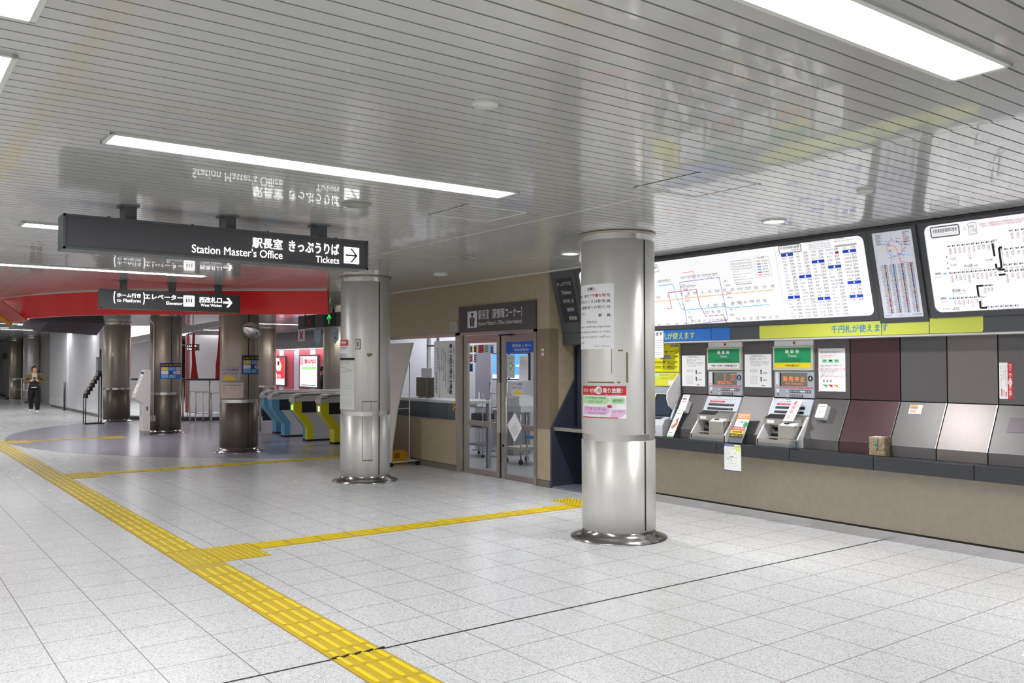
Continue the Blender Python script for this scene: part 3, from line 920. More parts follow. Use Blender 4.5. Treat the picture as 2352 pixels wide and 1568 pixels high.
def narrow(b):
    u0, u1 = -4.265, -3.90
    U = lambda x: u0 + x * (u1 - u0)
    V = lambda y: 0.01 + y * 0.757
    rnd = random.Random(5)
    cl = [mat('nm_purple', (110, 90, 160), .5), mat('nm_yellow', (200, 160, 60), .5), mat('nm_blue', (80, 160, 220), .5), mat('nm_red', (180, 40, 60), .5), mat('nm_violet', (100, 80, 150), .5)]
    for ci, x in enumerate((.22, .43, .64, .86)):
        for k in range(46):
            v = V(.05 + k * .0125)
            b.frect(FB, U(x) - .007, U(x) + .007, v, v + .0085, N_, rnd.choice(cl))
            L = rnd.uniform(.015, .035)
            b.frect(FB, U(x) - .012 - L, U(x) - .012, v + .0015, v + .005, N_, mat('ink_pale2', (150, 150, 158), .6))
            b.frect(FB, U(x) + .012, U(x) + .020, v + .001, v + .006, N_, inkgrey)
    cxx, cyy = U(.52), V(.80)
    ring = [(cxx + .07 * math.cos(a), cyy + .07 * math.sin(a)) for a in [2 * PI * i / 28 for i in range(29)]]
    seg(b, ring, .004, L_pu)
    for p in ([(.2, .95), (.35, .8), (.4, .72), (.75, .72), (.95, .70)],):
        seg(b, [(U(x), V(y)) for x, y in p], .004, L_bl)
    seg(b, [(U(x), V(y)) for x, y in ((.15, .80), (.35, .80), (.7, .78), (.78, .9))], .004, L_or)
    seg(b, [(U(x), V(y)) for x, y in ((.3, .86), (.55, .82), (.62, .64), (.92, .62))], .004, L_re)
    seg(b, [(U(x), V(y)) for x, y in ((.42, .72), (.36, .58))], .004, L_pu)
    for k in range(44):
        a = rnd.uniform(0, 2 * PI)
        rr = rnd.uniform(.05, .105)
        x, y = cxx + rr * math.cos(a), cyy + rr * math.sin(a)
        b.frect(FB, x, x + rnd.uniform(.008, .02), y, y + .004, N_, inkgrey)
    for k in range(9):
        b.frect(FB, U(.08), U(.08 + rnd.uniform(.1, .2)), V(.97 - .014 * k), V(.975 - .014 * k), N_, inkgrey)
        b.frect(FB, U(.76), U(.76 + rnd.uniform(.08, .2)), V(.97 - .018 * k), V(.976 - .018 * k), N_, rnd.choice([inkgrey, red_ink, blue_ink]))
    b.text(FB, '料金早見表', U(.05), U(.22), V(.02), V(.035), N_, blue_ink, res=1)
    b.text(FB, '地下鉄路線図', U(.72), U(.95), V(.02), V(.035), N_, blue_ink, res=1)
    b.text(FB, '色は路線を示します', U(.33), U(.66), V(.02), V(.03), N_, inkgrey, res=1)
board('route_map_board', 'narrow tall grey route map board with four coloured columns between the two big fare boards', -4.265, -3.90, 0.008, 0.768, 0, mat('dim_board', (205, 207, 216), .35, emit=.35), narrow)

def conn(b):
    # transfer fares : (u, v) measured on the board
    U = lambda x: -3.797 + x * (3.797 - 3.05)
    V = lambda y: 0.04 + y * 0.73
    p2 = rrect(U(.075), U(.385), V(.86), V(.975), .01)
    seg(b, p2 + [p2[0]], .011, gframe)
    b.text(FB, '名鉄連絡普通券料金表', U(.095), U(.365), V(.905), V(.955), N_, ink, bold=.012)
    b.text(FB, 'Subway-Meitetsu Combination Fare Chart', U(.10), U(.365), V(.875), V(.895), N_, inkgrey, res=1)
    b.text(FB, '凡 例\nLegend', U(.43), U(.465), V(.90), V(.945), N_, inkgrey, res=1)
    p2 = rrect(U(.485), U(.57), V(.85), V(.975), .01)
    seg(b, p2 + [p2[0]], .003, inkgrey)
    b.text(FB, '大人料金\nこども料金', U(.495), U(.56), V(.87), V(.955), N_, inkgrey, res=1)
    b.text(FB, '名鉄線への連絡普通券は自動券売機でお買い求めください ※地下鉄線内のみの料金表は左側です\n（当駅から名鉄線各駅までの料金 発売当日限り有効）', U(.60), U(1.5), V(.91), V(.96), N_, pink_ink, res=1)
    def row(x0, x1, y, n, names, start=0):
        for i in range(n):
            x = x0 + (x1 - x0) * i / max(1, n - 1)
            b.frect(FB, U(x) - .006, U(x) + .004, V(y), V(y) + .012, N_, ink)
            if i < n:
                b.frect(FB, U(x) + .007, U(x) + .021, V(y) + .001, V(y) + .005, N_, inkgrey)
                b.frect(FB, U(x) + .007, U(x) + .021, V(y) + .008, V(y) + .012, N_, inkgrey)
                nm = names[(start + i) % len(names)]
                b.text(FB, nm, U(x) + .008, U(x) + .020, V(y) - .022 - .013 * len(nm), V(y) - .012, N_, ink, res=1, vert=True)
                b.frect(FB, U(x) + .002, U(x) + .004, V(y) - .02 - .013 * len(nm), V(y) - .014, N_, pink_ink)
    nm = ['富岡前', '善師野', '西可児', '可児川', '日本ライン今渡', '新可児', '明智', '顔戸', '御嵩口', '御嵩', '犬山遊園', '新鵜沼', '三柿野', '二十軒', '名電各務原', '羽場', '苧ヶ瀬', '犬山口', '木津用水', '扶桑', '柏森', '江南', '布袋', '石仏', '岩倉', '大山寺', '徳重名古屋芸大', '西春', '上小田井', '小牧', '味岡', '田県神社前', '楽田', '羽黒']
    row(.245, .705, .735, 10, nm)
    b.text(FB, '新鵜沼', U(.71), U(.76), V(.745), V(.765), N_, ink, res=1)
    row(.225, .73, .43, 12, nm, 10)
    row(.22, .5, .14, 7, ['赤池', '日進', '米野木', '黒笹', '三好ヶ丘', '浄水', '上豊田'])
    row(.555, .63, .26, 3, ['豊田市', '梅坪', '越戸'])
    row(.565, .86, .02, 7, ['新豊田', '上挙母', '土橋', '竹村', '若林', '三河八橋', '知立'])
    row(.775, 1.6, .64, 16, nm, 4)
    row(.80, 1.6, .40, 16, nm, 14)
    row(.80, 1.6, .47, 16, nm, 21)
    row(.90, 1.6, .83, 13, nm, 2)
    S = lambda pts, w=.016: seg(b, [(U(x), V(y)) for x, y in pts], w, ink)
    S([(.71, .725), (.715, .58)]); S([(.717, .50), (.72, .445)])
    S([(.80, .67), (.77, .67), (.77, .445)]); S([(.765, .445), (.735, .445)]); S([(.735, .43), (.80, .43)]); S([(.735, .375), (.80, .375)])
    S([(.555, .27), (.495, .27)]); S([(.495, .28), (.495, .155)]); S([(.50, .10), (.50, .02)]); S([(.497, .02), (.565, .02)])
    for y, x, tx in ((.43, .13, '鶴舞線'), (.14, .15, '鶴舞線')):
        b.text(FB, tx, U(x - .07), U(x - .005), V(y), V(y) + .02, N_, ink, res=1, bold=.012)
        b.text(FB, 'Tsurumai Line', U(x - .075), U(x + .01), V(y) - .022, V(y) - .012, N_, inkgrey, res=1)
        b.frect(FB, U(x + .02), U(x + .055), V(y), V(y) + .012, N_, L_bl)
    b.text(FB, '犬山線', U(.385), U(.475), V(.485), V(.525), N_, ink, res=2)
    b.text(FB, '方面', U(.49), U(.53), V(.488), V(.512), N_, inkgrey, res=1)
    b.text(FB, 'For Inuyama Line', U(.385), U(.555), V(.455), V(.475), N_, inkgrey, res=1)
    b.text(FB, '豊田線', U(.22), U(.31), V(.215), V(.255), N_, ink, res=2)
    b.text(FB, '方面', U(.325), U(.365), V(.218), V(.242), N_, inkgrey, res=1)
    b.text(FB, 'For Toyota Line', U(.22), U(.37), V(.185), V(.205), N_, inkgrey, res=1)
    b.text(FB, '犬山遊園', U(.61), U(.69), V(.54), V(.56), N_, ink, res=1)
    b.text(FB, '梅坪', U(.53), U(.57), V(.13), V(.15), N_, ink, res=1)
    b.text(FB, '下小田井\n中小田井', U(.24), U(.31), V(.515), V(.61), N_, inkgrey, res=1, spacing=2.4)
    for y in (.62, .55, .49):
        b.frect(FB, U(.205), U(.22), V(y), V(y) + .008, N_, ink)
    b.text(FB, 'ナゴヤドーム前矢田', U(.085), U(.27), V(-.0) + .008, V(.045), N_, ink, res=1)
    b.text(FB, '小牧線', U(.97), U(1.06), V(.10), V(.14), N_, pink_ink, res=1)
board('connection_board', 'white backlit transfer fare board with black track lines at the right edge', -3.797, -1.2, 0.035, 0.772, 0.06, lit_board, conn)

# left-end plate on the board casing
b = MB()
b.frect(FB, -8.655, -8.345, 0.14, 0.715, 0.003, mat('plate_navy', (44, 46, 54), .45))
cream_t = mat('cream_lettering', (214, 204, 190), .5)
for k, (tx, w) in enumerate((('きっぷうりば', .27), ('Tickets', .19), ('표사는 곳', .20), ('售票处', .14), ('售票處', .15))):
    v = .62 - .112 * k
    b.text(FB, tx, -8.50 - w / 2 + .012 * k - .01, -8.50 + w / 2 + .012 * k - .01, v, v + .05, .005, cream_t, bold=.012)
tag(b.build('ticket_sign_plate'), 'dark five-language Tickets plate at the left end of the fare boards', 'sign')
b = MB(); b.fbox(FB, -8.268, -8.262, -.0, .78, 0, .002, black); b.fbox(FB, -8.73, -8.25, .0, .004, 0, .002, black); struct(b, 'trim_4')

# ---------------------------------------------------------------- wheelchair ticket bay
b = MB()
prof = [(7.09, 0.0), (7.09, 0.765), (7.49, 1.39), (7.62, 1.39), (7.62, 0.0)]
FYz = Frame((0, 8.76, 0), (1, 0, 0), (0, 0, 1))
b.fprism(FYz, prof, 0, 0.03, navy)
b.fprism(Frame((0, 7.78, 0), (1, 0, 0), (0, 0, 1)), prof, 0, 0.03, navy)
b.box(7.10, 7.62, 7.78, 8.73, 0.0005, 0.02, mat('bay_floor', (120, 124, 136), .35))
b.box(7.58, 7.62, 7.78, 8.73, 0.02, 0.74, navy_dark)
t = b.build('wall_bay', kind='structure')
t = thing('bay_shelf', 'low shelf with a pale metal edge in the dark recess behind the nearest column', 'shelf', (7.3, 8.25, 0.74))
b = MB(); b.box(7.14, 7.6, 7.78, 8.73, 0.742, 0.775, navy); b.build('top', t)
b = MB(); b.box(7.118, 7.14, 7.782, 8.728, 0.738, 0.782, mat('shelf_edge', lin=(.5, .46, .38), rough=.3, metal=.9)); b.build('edge_rail', t)
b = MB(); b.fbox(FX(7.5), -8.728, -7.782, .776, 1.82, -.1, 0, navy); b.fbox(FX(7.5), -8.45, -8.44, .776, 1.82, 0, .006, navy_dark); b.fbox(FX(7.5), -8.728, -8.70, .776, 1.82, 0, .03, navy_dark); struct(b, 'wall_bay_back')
b = MB(); b.fbox(FX(7.5), -8.345, -8.13, 1.30, 1.70, .001, .003, paper); b.text(FX(7.5), '車いすのお客様へ\nお知らせ\n係員をお呼びください', -8.33, -8.15, 1.4, 1.66, .004, red_ink, res=1); tag(b.build('notice'), 'white notice taped inside the dark recess at the edge of the nearest column', 'notice')

# ---------------------------------------------------------------- papers on the wall
def sheet(name, label, F, u0, u1, v0, v1, base, deco, cat='notice', n=0.0015, th=0.0012, group=None, cut=None):
    b = MB()
    if cut:
        b.fprism(F, cut, n, n + th, base)
    else:
        b.fbox(F, u0, u1, v0, v1, n, n + th, base)
    U = lambda x: u0 + x * (u1 - u0)
    V = lambda y: v0 + y * (v1 - v0)
    deco(b, U, V, n + th + 0.0006)
    return tag(b.build(name), label, cat, group)
def howto(b, U, V, n):
    F = FP
    ls = ['こども料金のご案内', 'Children Fare', '●券売機のこどもボタンを押す', '●金額ボタンを押す', '1枚だけ購入する場合は こどもボタンを押してから', '料金ボタンを押してください。現金を投入する', 'ICカードの場合はカードを挿入', 'こどもボタンを押す']
    ys = [.955, .925, .87, .83, .77, .74, .69, .65]
    for k, (t_, y) in enumerate(zip(ls, ys)):
        b.text(F, t_, U(.22), U(.22 + min(.7, .045 * len(t_))), V(y - .018), V(y + .012), n, ink if k == 0 else inkgrey, res=1, bold=.012 if k == 0 else 0)
    for y in (.52, .47, .33, .27, .21, .15, .10):
        b.text(F, '切符を選ぶ 確認', U(.2), U(.48), V(y - .015), V(y + .012), n, inkgrey, res=1)
    for y in (.44, .22):
        b.frect(F, U(.60), U(.64), V(y - .05), V(y + .045), n, ink)
        b.disc(F, U(.62), V(y + .06), (U(1) - U(0)) * .03, n, ink, 8)
        for k in range(4):
            b.frect(F, U(.68 + k * .045), U(.70 + k * .045), V(y - .035), V(y + .02), n, inkgrey)
    b.frect(F, U(.64), U(.67), V(.03), V(.07), n, ink); b.frect(F, U(.71), U(.74), V(.03), V(.07), n, ink)
    b.frect(F, U(0), U(1), V(.985), V(1), n, mat('sheet_clip', (150, 155, 170), .5))
sheet('instruction_sheet', 'white instruction sheet on the grey panel left of ticket machine 3', FP, -6.824, -6.484, 1.338, 1.685, paper, howto, group='white instruction sheets between the machines')
sheet('instruction_sheet', 'white instruction sheet on the grey panel between ticket machines 3 and 4', FP, -5.944, -5.607, 1.346, 1.69, paper, howto, group='white instruction sheets between the machines')
def info(b, U, V, n):
    F = FP
    for y, c, x1, bo in ((.93, ink, .9, 0), (.905, ink, .85, 0), (.83, red_ink, .62, .01), (.79, red_ink, .48, 0), (.605, ink, .92, .01), (.575, ink, .45, 0), (.53, red_ink, .95, 0), (.50, inkgrey, .9, 0), (.47, inkgrey, .75, 0), (.44, inkgrey, .6, 0), (.385, red_ink, .55, .01), (.35, red_ink, .92, 0), (.31, inkgrey, .12, 0)):
        b.text(F, '回数券・定期券のお買い求めは駅窓口へどうぞ' if x1 > .6 else 'ご案内いたします', U(.08), U(x1), V(y - .012), V(y + .01), n, c, res=1, bold=bo)
    for k in range(3):
        b.frect(F, U(.15 + k * .22), U(.33 + k * .22), V(.665), V(.75), n, mat('pale_green', (158, 214, 178), .6))
        b.frect(F, U(.18 + k * .22), U(.30 + k * .22), V(.70), V(.73), n + .0006, ink if k == 1 else green_ink)
        b.disc(F, U(.20 + k * .13), V(.245), .010, n, inkgrey, 10)
        b.frect(F, U(.15 + k * .2), U(.32 + k * .2), V(.09), V(.155), n, [green_ink, red_ink, mat('pl_orange', (236, 160, 60), .6)][k])
        b.fpoly(F, [(U(.15 + k * .2), V(.09)), (U(.32 + k * .2), V(.09)), (U(.15 + k * .2), V(.15))], n + .0006, paper)
    for u, v in ((.02, .99), (.98, .99), (.98, .52), (.01, .52), (.02, .01)):
        b.disc(F, U(u), V(v), .011, n + .001, mat('pink_tape', (246, 170, 184), .6), 10)
sheet('information_sheet', 'tall white information sheet pinned with pink tape right of ticket machine 4', FP, -5.057, -4.768, 1.322, 1.734, paper, info)
def vposter(b, U, V, n):
    F = FP
    b.frect(F, U(.62), U(1), V(0), V(1), n, mat('poster_red', (196, 30, 42), .5))
    b.text(F, '市バス・地下鉄', U(.70), U(.92), V(.52), V(.96), n + .0008, white, res=1, vert=True, bold=.02)
    b.disc(F, U(.81), V(.45), .016, n + .0008, white, 14, rv=.022)
    b.text(F, '1日', U(.74), U(.88), V(.42), V(.48), n + .0014, red_ink, res=1, bold=.02)
    b.text(F, '乗り放題！', U(.70), U(.92), V(.03), V(.38), n + .0008, white, res=1, vert=True, bold=.02)
    b.text(F, 'ドニチエコきっぷ', U(.40), U(.56), V(.36), V(.92), n, green_ink, res=1, vert=True, bold=.01)
    b.text(F, '土・日・休日・毎月8日', U(.27), U(.34), V(.55), V(.90), n, inkgrey, res=1, vert=True)
    b.text(F, '大人620円', U(.1), U(.2), V(.62), V(.92), n, green_ink, res=1, vert=True)
    b.text(F, '小児310円', U(.1), U(.2), V(.32), V(.58), n, red_ink, res=1, vert=True)
    for k in range(3):
        b.frect(F, U(.12 + .16 * k), U(.22 + .16 * k), V(.06), V(.28 - .04 * k), n, [pink_ink, mat('pale_green', (158, 214, 178), .6), pink_ink][k])
sheet('vertical_poster', 'narrow red and white vertical one-day pass poster at the right edge', FP, -3.374, -3.268, 1.30, 1.594, paper, vposter, 'poster')
def ltr_sheet(b, U, V, n):
    b.text(FH, 'ます', U(.35), U(.92), V(.82), V(.95), n, ink, res=2, bold=.03)
    for k in range(7):
        b.frect(FH, U(.1), U(.9), V(.64 - .09 * k), V(.65 - .09 * k), n, inkgrey)
sheet('hanging_notice', 'white notice hanging over the blue banner beside the nearest column', FH, -7.12, -6.942, 1.66, 1.966, paper, ltr_sheet, n=.006)
def stk(b, U, V, n):
    b.frect(FS, U(.05), U(.6), V(.8), V(.95), n, mat('pl_orange', (236, 160, 60), .6))
    b.text(FS, '忘れ物注意', U(.06), U(.62), V(.55), V(.75), n, ink, res=1, bold=.02)
    for k in range(3):
        b.frect(FS, U(.08), U(.55), V(.38 - .12 * k), V(.42 - .12 * k), n, inkgrey)
sheet('small_sticker', 'small square sticker on the sloped grey panel above the stone box', FS, -4.125, -4.008, 0.312, 0.40, paper_cream, stk, 'sticker')
b = MB(); b.fbox(FS, -3.275, -3.06, .19, .322, .001, .003, mat('bare_patch', lin=(.10, .085, .095), rough=.42, metal=.7)); tag(b.build('metal_plate'), 'blank dark metal plate on the sloped panel at the right edge', 'plate')
b = MB()
b.fbox(FS, -6.80, -6.70, .32, .42, .001, .002, paper)
b.text(FS, 'お知らせ', -6.79, -6.71, .39, .41, .003, red_ink, res=1)
b.fbox(FS, -6.79, -6.73, .335, .375, .002, .0028, inkgrey)
tag(b.build('small_sticker'), 'small white label on the slope left of the first white call box', 'sticker')

def rbox(F, u0, u1, v0, v1, n0, n1, mt, b=None, bev=.01):
    b = b or MB()
    b.fbox(F, u0, u1, v0, v1, n0, n1, mt, bev=bev)
    return b
def call_box(label, u0, u1, v0, v1):
    t = thing('call_box', label, 'box', tuple(FS.P((u0 + u1) / 2, v0, 0)), 'white call boxes on the sloped panels')
    b = MB(); b.fprism(FS, rrect(u0, u1, v0, v1, .015), .001, .06, white); b.fprism(FS, rrect(u0 + .003, u1 - .003, v0 + .003, v1 - .003, .013), .06, .064, white); b.build('housing', t)
    b = MB(); b.disc(FS, (u0 + u1) / 2, v0 + .05, .006, .0655, inkgrey, 12); b.frect(FS, u0 + .02, u1 - .02, v1 - .03, v1 - .024, .0655, pink_ink); b.build('button', t)
    return t
call_box('white call box on the grey slope right of ticket machine 4', -5.0, -4.90, .20, .345)
call_box('white call box on the grey slope left of ticket machine 3', -6.745, -6.635, .19, .33)

# ---------------------------------------------------------------- ticket machines
mach = mat('machine_grey', (168, 174, 186), .42)
mach_l = mat('machine_light', (196, 206, 220), .4)
beige = mat('machine_beige', (198, 196, 186), .4)
steel_b = mat('tray_steel', lin=(.55, .53, .49), rough=.3, metal=.85)
led_bg = mat('led_panel', (112, 116, 104), .35)
led = mat('led_text', (255, 120, 70), .5, emit=.9)
green_s = mat('ticket_green', (22, 146, 92), .4)
def ticket_machine(no, label, u0, u1, yellow):
    t = thing('ticket_machine', label, 'ticket machine', (7.3, -(u0 + u1) / 2, .777), 'ticket machines in the counter wall')
    w = u1 - u0
    U = lambda x: u0 + x * w
    b = MB()
    b.fbox(FP, u0 + .004, u1 - .004, 1.765, 1.820, -.02, .012, white)
    b.build('top_plate', t)
    b = MB(); ctr = FP.P(U(.53), 1.797, .022)
    b.lathe(ctr.x, ctr.y, [(.001, -.012), (.009, -.009), (.013, 0), (.009, .009), (.001, .012)], mat('red_ball', (205, 40, 40), .2), 14, z0=ctr.z); b.build('call_lamp', t)
    b = MB(); b.fbox(FP, u0, u1, 1.52, 1.765, -.02, .03, beige, bev=.004); g = b.build('header_sign', t)
    b = MB()
    b.frect(FP, U(.04), U(.96), 1.598, 1.748, .0315, green_s)
    if yellow:
        b.frect(FP, U(.04), U(.96), 1.545, 1.598, .0315, mat('ticket_yellow', (240, 214, 30), .4))
        b.text(FP, '千円札が使えます', U(.32), U(.68), 1.558, 1.582, .033, ink, res=1, bold=.015)
    else:
        b.frect(FP, U(.04), U(.96), 1.538, 1.598, .0315, white)
        b.text(FP, '千円札・5千円札・1万円札が使えます', U(.14), U(.9), 1.556, 1.58, .033, ink, res=1, bold=.01)
    b.text(FP, '乗 車 券', U(.32), U(.68), 1.69, 1.73, .033, white, res=2, bold=.025)
    b.text(FP, 'Tickets', U(.39), U(.61), 1.655, 1.682, .033, white, res=2)
    b.frect(FP, U(.25), U(.72), 1.606, 1.64, .0322, mat('ticket_green_d', (20, 128, 84), .4))
    b.build('sign_face', g)
    b = MB(); b.fbox(FP, u0, u1, 1.25, 1.515, -.02, .012, mach, bev=.004); body = b.build('body_panel', t)
    b = MB(); b.fbox(FP, U(.16), U(.84), 1.365, 1.497, .012, .016, led_bg); b.fbox(FP, U(.155), U(.19), 1.365, 1.497, .016, .017, ink)
    if yellow:
        b.text(FP, '発 売 中 止', U(.24), U(.79), 1.41, 1.462, .018, led, res=1, bold=.02)
        b.text(FP, 'Out of Service', U(.3), U(.73), 1.382, 1.398, .018, led, res=1)
    else:
        b.text(FP, '大\n人', U(.50), U(.53), 1.405, 1.485, .018, led, res=1, bold=.02)
        b.text(FP, '230円', U(.68), U(.82), 1.465, 1.482, .018, led, res=1, bold=.03)
        b.text(FP, '1 2 3\n4 5 6', U(.68), U(.82), 1.41, 1.455, .018, led, res=1)
        b.text(FP, 'お金を入れてください', U(.3), U(.68), 1.388, 1.402, .018, led, res=1, bold=.03)
        b.text(FP, 'ボタンを押してください', U(.3), U(.72), 1.37, 1.383, .018, led, res=1, bold=.03)
    b.build('display', t)
    b = MB(); b.frect(FP, U(.15), U(.97), 1.342, 1.356, .0135, mat('strip_red', (196, 70, 92), .5)); b.text(FP, '旧紙幣・2千円札は使えません 釣銭切れのときはお知らせください', U(.17), U(.95), 1.345, 1.353, .0145, white, res=1)
    b.frect(FP, U(.04), U(.12), 1.36, 1.50, .0135, mat('label_pale', (226, 226, 232), .5)); b.disc(FP, U(.08), 1.372, .008, .0145, red_ink, 10); b.build('labels', body)
    b = MB(); b.disc(FP, U(.915), 1.443, .029, .0135, ink, 24); b.text(FP, str(no), U(.915) - .010, U(.915) + .010, 1.425, 1.461, .015, white, res=3, bold=.03); b.build('number_disc', body)
    b = MB()
    for v, x0, n in ((1.313, .42, 8), (1.268, .42, 5)):
        b.fbox(FP, U(x0 - .012), U(x0 + n * .062 + .004), v - .013, v + .013, .0125, .014, ink)
        for k in range(n):
            b.fbox(FP, U(x0 + k * .062), U(x0 + k * .062 + .05), v - .009, v + .009, .014, .019, white if (k in (4, 5) and n == 8) else mat('button_grey', (160, 160, 158), .4))
    b.disc(FP, U(.91), 1.266, .006, .0135, white, 8)
    b.build('button_row', body)
    b = MB()
    for v in (1.312, 1.268):
        b.disc(FP, U(.34), v, .017, .0132, inkgrey, 16, rv=.02); b.disc(FP, U(.34), v, .013, .0138, mach_l, 16, rv=.016)
    b.frect(FP, U(.06), U(.13), 1.30, 1.335, .0135, white); b.fpoly(FP, [(U(.06), 1.255), (U(.14), 1.255), (U(.12), 1.275), (U(.08), 1.275)], .0135, mat('pl_orange', (236, 160, 60), .6)); b.disc(FP, U(.1), 1.28, .009, .0138, blue_ink, 8)
    b.build('symbols', body)
    # keyboard on the slope
    b = MB(); b.fbox(FS, u0, u1, .238, .412, -.02, .012, mach_l, bev=.003); kp = b.build('keypad', t)
    b = MB()
    for k in range(12):
        b.fbox(FS, U(.13 + k * .063), U(.13 + k * .063 + .05), .378, .394, .012, .017, mat('key_white', (232, 232, 226), .4))
    b.frect(FS, U(.13), U(.57), .338, .356, .0135, mat('strip_red2', (212, 40, 60), .5))
    b.text(FS, 'お願い 料金ボタン', U(.2), U(.5), .342, .352, .0145, white, res=1)
    for v, x1 in ((.310, .86), (.262, .86)):
        b.fbox(FS, U(.12), U(x1), v - .013, v + .013, .0125, .014, ink)
        for k in range(10):
            b.fbox(FS, U(.125 + k * .073), U(.125 + k * .073 + .064), v - .010, v + .010, .014, .018, black)
    b.fbox(FS, U(.3), U(.42), .398, .412, .0125, .014, mat('button_grey', (160, 160, 158), .4))
    b.build('button_row', kp)
    # coin and note tray
    b = MB()
    for ua, ub in ((u0 - .004, u0 + .012), (u1 - .012, u1 + .004)):
        b.fprism(Frame((0, -ua, 0), (1, 0, 0), (0, 0, 1)), [(7.155, .779), (7.155, .85), (7.345, 1.075), (7.42, 1.075), (7.42, .779)], 0, ub - ua, white if ub < u1 - .1 else white)
    b.fbox(FX(7.155), u0, u1, .779, .845, -.014, 0, steel_b)
    b.build('tray_frame', t)
    b = MB()
    b.fbox(FX(7.35), u0 + .012, u1 - .012, .79, 1.02, -.03, 0, mat('tray_back', lin=(.34, .33, .31), rough=.35, metal=.7))
    b.fbox(FX(7.17), u0 + .012, u1 - .012, .779, .795, -.18, 0, steel_b)
    b.build('tray_back', t)
    b = MB()
    b.fprism(Frame((0, -(u0 + .012), 0), (1, 0, 0), (0, 0, 1)), [(7.245, .985), (7.245, 1.045), (7.335, 1.08), (7.36, 1.08), (7.36, .985)], 0, w - .024, steel_b)
    b.fprism(Frame((0, -(u0 + .03), 0), (1, 0, 0), (0, 0, 1)), [(7.249, 1.049), (7.325, 1.078), (7.325, 1.081), (7.249, 1.052)], 0, w * .45, ink)
    b.fbox(FX(7.245), U(.12), U(.3), 1.0, 1.03, 0, .002, white)
    b.build('note_inlet', t)
    b = MB()
    for (ua, ub, va, vb) in ((.10, .33, .935, .95), (.16, .28, .915, .94), (.40, .60, .92, .945), (.07, .52, .865, .882)):
        b.fbox(FX(7.35), U(ua), U(ub), va - .004, vb + .006, 0, .012, black)
    b.fbox(FX(7.35), U(.06), U(.53), .853, .865, 0, .09, steel_pol)
    b.fbox(FX(7.35), U(.1), U(.2), .82, .835, 0, .002, ink)
    b.build('slots', t)
    b = MB()
    b.fbox(FX(7.175), U(.52), U(.93), .86, .985, -.125, .012, mat('coin_box', lin=(.52, .51, .47), rough=.35, metal=.8), bev=.004)
    b.fbox(FX(7.175), U(.52), U(.97), .785, .86, -.1, .014, steel_b)
    b.fprism(Frame((0, -U(.53), 0), (1, 0, 0), (0, 0, 1)), [(7.17, .986), (7.29, 1.03), (7.29, .986)], 0, .38 * w, white)
    cb = b.build('coin_box', t)
    b = MB(); b.disc(FX(7.161), U(.78), .822, .012, .001, mat('lock_blue', (150, 190, 210), .3, metal=.6), 14); b.fbox(FX(7.2), U(.62), U(.72), 1.002, 1.012, -.03, .001, ink); b.build('lock', cb)
    b = MB(); b.fbox(FX(7.135), u0 - .01, u1 - .0, .777, .812, -.003, .003, acrylic); b.build('acrylic_lip', t)
    return t
ticket_machine(3, 'ticket machine 3 with a white strip below its green Tickets sign', -6.437, -5.972, False)
ticket_machine(4, 'ticket machine 4 with a yellow strip below its green Tickets sign, out of service', -5.568, -5.103, True)
# out-of-service plate leaning on machine 4
b = MB()
Fq = Frame(FS.P(-5.305, .125, .100), FS.U * 1 + FS.V * 0.03, FS.V * .95 + FS.N * -.08 + FS.U * .10)
b.fbox(Fq, 0, .115, 0, .245, 0, .004, white)
b.text(Fq, '発売中止', .03, .068, .03, .225, .005, red_ink, res=1, vert=True, bold=.02)
b.text(Fq, 'お隣をご利用ください', .08, .092, .10, .23, .005, inkgrey, res=1, vert=True)
tag(b.build('closed_plate'), 'white plate with red vertical characters leaning on ticket machine 4', 'plate')

# leaflet holder with leaflets, map hanging from the ledge, tall leaflet, empty holder, stone box
def leaflet(name, label, F, w, hgt, deco, th=.004, cat='leaflet', base=paper):
    b = MB()
    b.fbox(F, 0, w, 0, hgt, 0, th, base)
    deco(b, lambda x: x * w, lambda y: y * hgt, th + .0008)
    return tag(b.build(name), label, cat)
FL = Frame((7.135, 5.905, .782), (0.06, -1, 0), (.13, -.03, .30))
t = thing('leaflet_holder', 'clear leaflet holder on the ledge between ticket machines 3 and 4', 'leaflet holder', (7.17, 5.83, .777))
b = MB(); b.fbox(FL, -.01, .165, -.008, .17, -.004, -.001, acrylic); b.fbox(FL, -.01, .165, -.008, .09, .016, .019, acrylic); b.fbox(FL, -.01, .165, -.008, -.004, -.004, .019, acrylic); b.build('pocket', t)
def d1(b, U, V, n):
    b.frect(FL, U(.0), U(1), V(.80), V(1), n, mat('leaf_orange', (238, 150, 60), .5)); b.text(FL, '交通局遺失案内\nお問い合わせ', U(.08), U(.9), V(.83), V(.97), n + .0006, white, res=1, bold=.02)
    b.text(FL, 'ご案内', U(.2), U(.8), V(.66), V(.74), n, inkgrey, res=1)
    b.disc(FL, U(.85), V(.62), .03, n, green_ink, 10)
leaflet('leaflet', 'orange-headed leaflet standing in the clear holder', FL, .155, .325, d1)
def d2(b, U, V, n):
    F = FL2
    b.frect(F, U(0), U(1), V(.66), V(1), n, red_ink); b.frect(F, U(0), U(1), V(.33), V(.66), n, mat('leaf_yellow', (250, 220, 40), .5)); b.frect(F, U(0), U(1), V(0), V(.33), n, ink)
    b.text(F, '交通局遺失案内', U(.06), U(.94), V(.72), V(.94), n + .0006, white, res=1, bold=.02)
    b.text(F, '乗車券案内地図', U(.12), U(.88), V(.40), V(.60), n + .0006, ink, res=1, bold=.02)
    b.text(F, 'ご自由にお持ち下さい', U(.05), U(.95), V(.07), V(.27), n + .0006, mat('leaf_yellow', (250, 220, 40), .5), res=1, bold=.02)
FL2 = Frame(FL.P(-.004, .055, .0205), FL.U, FL.V)
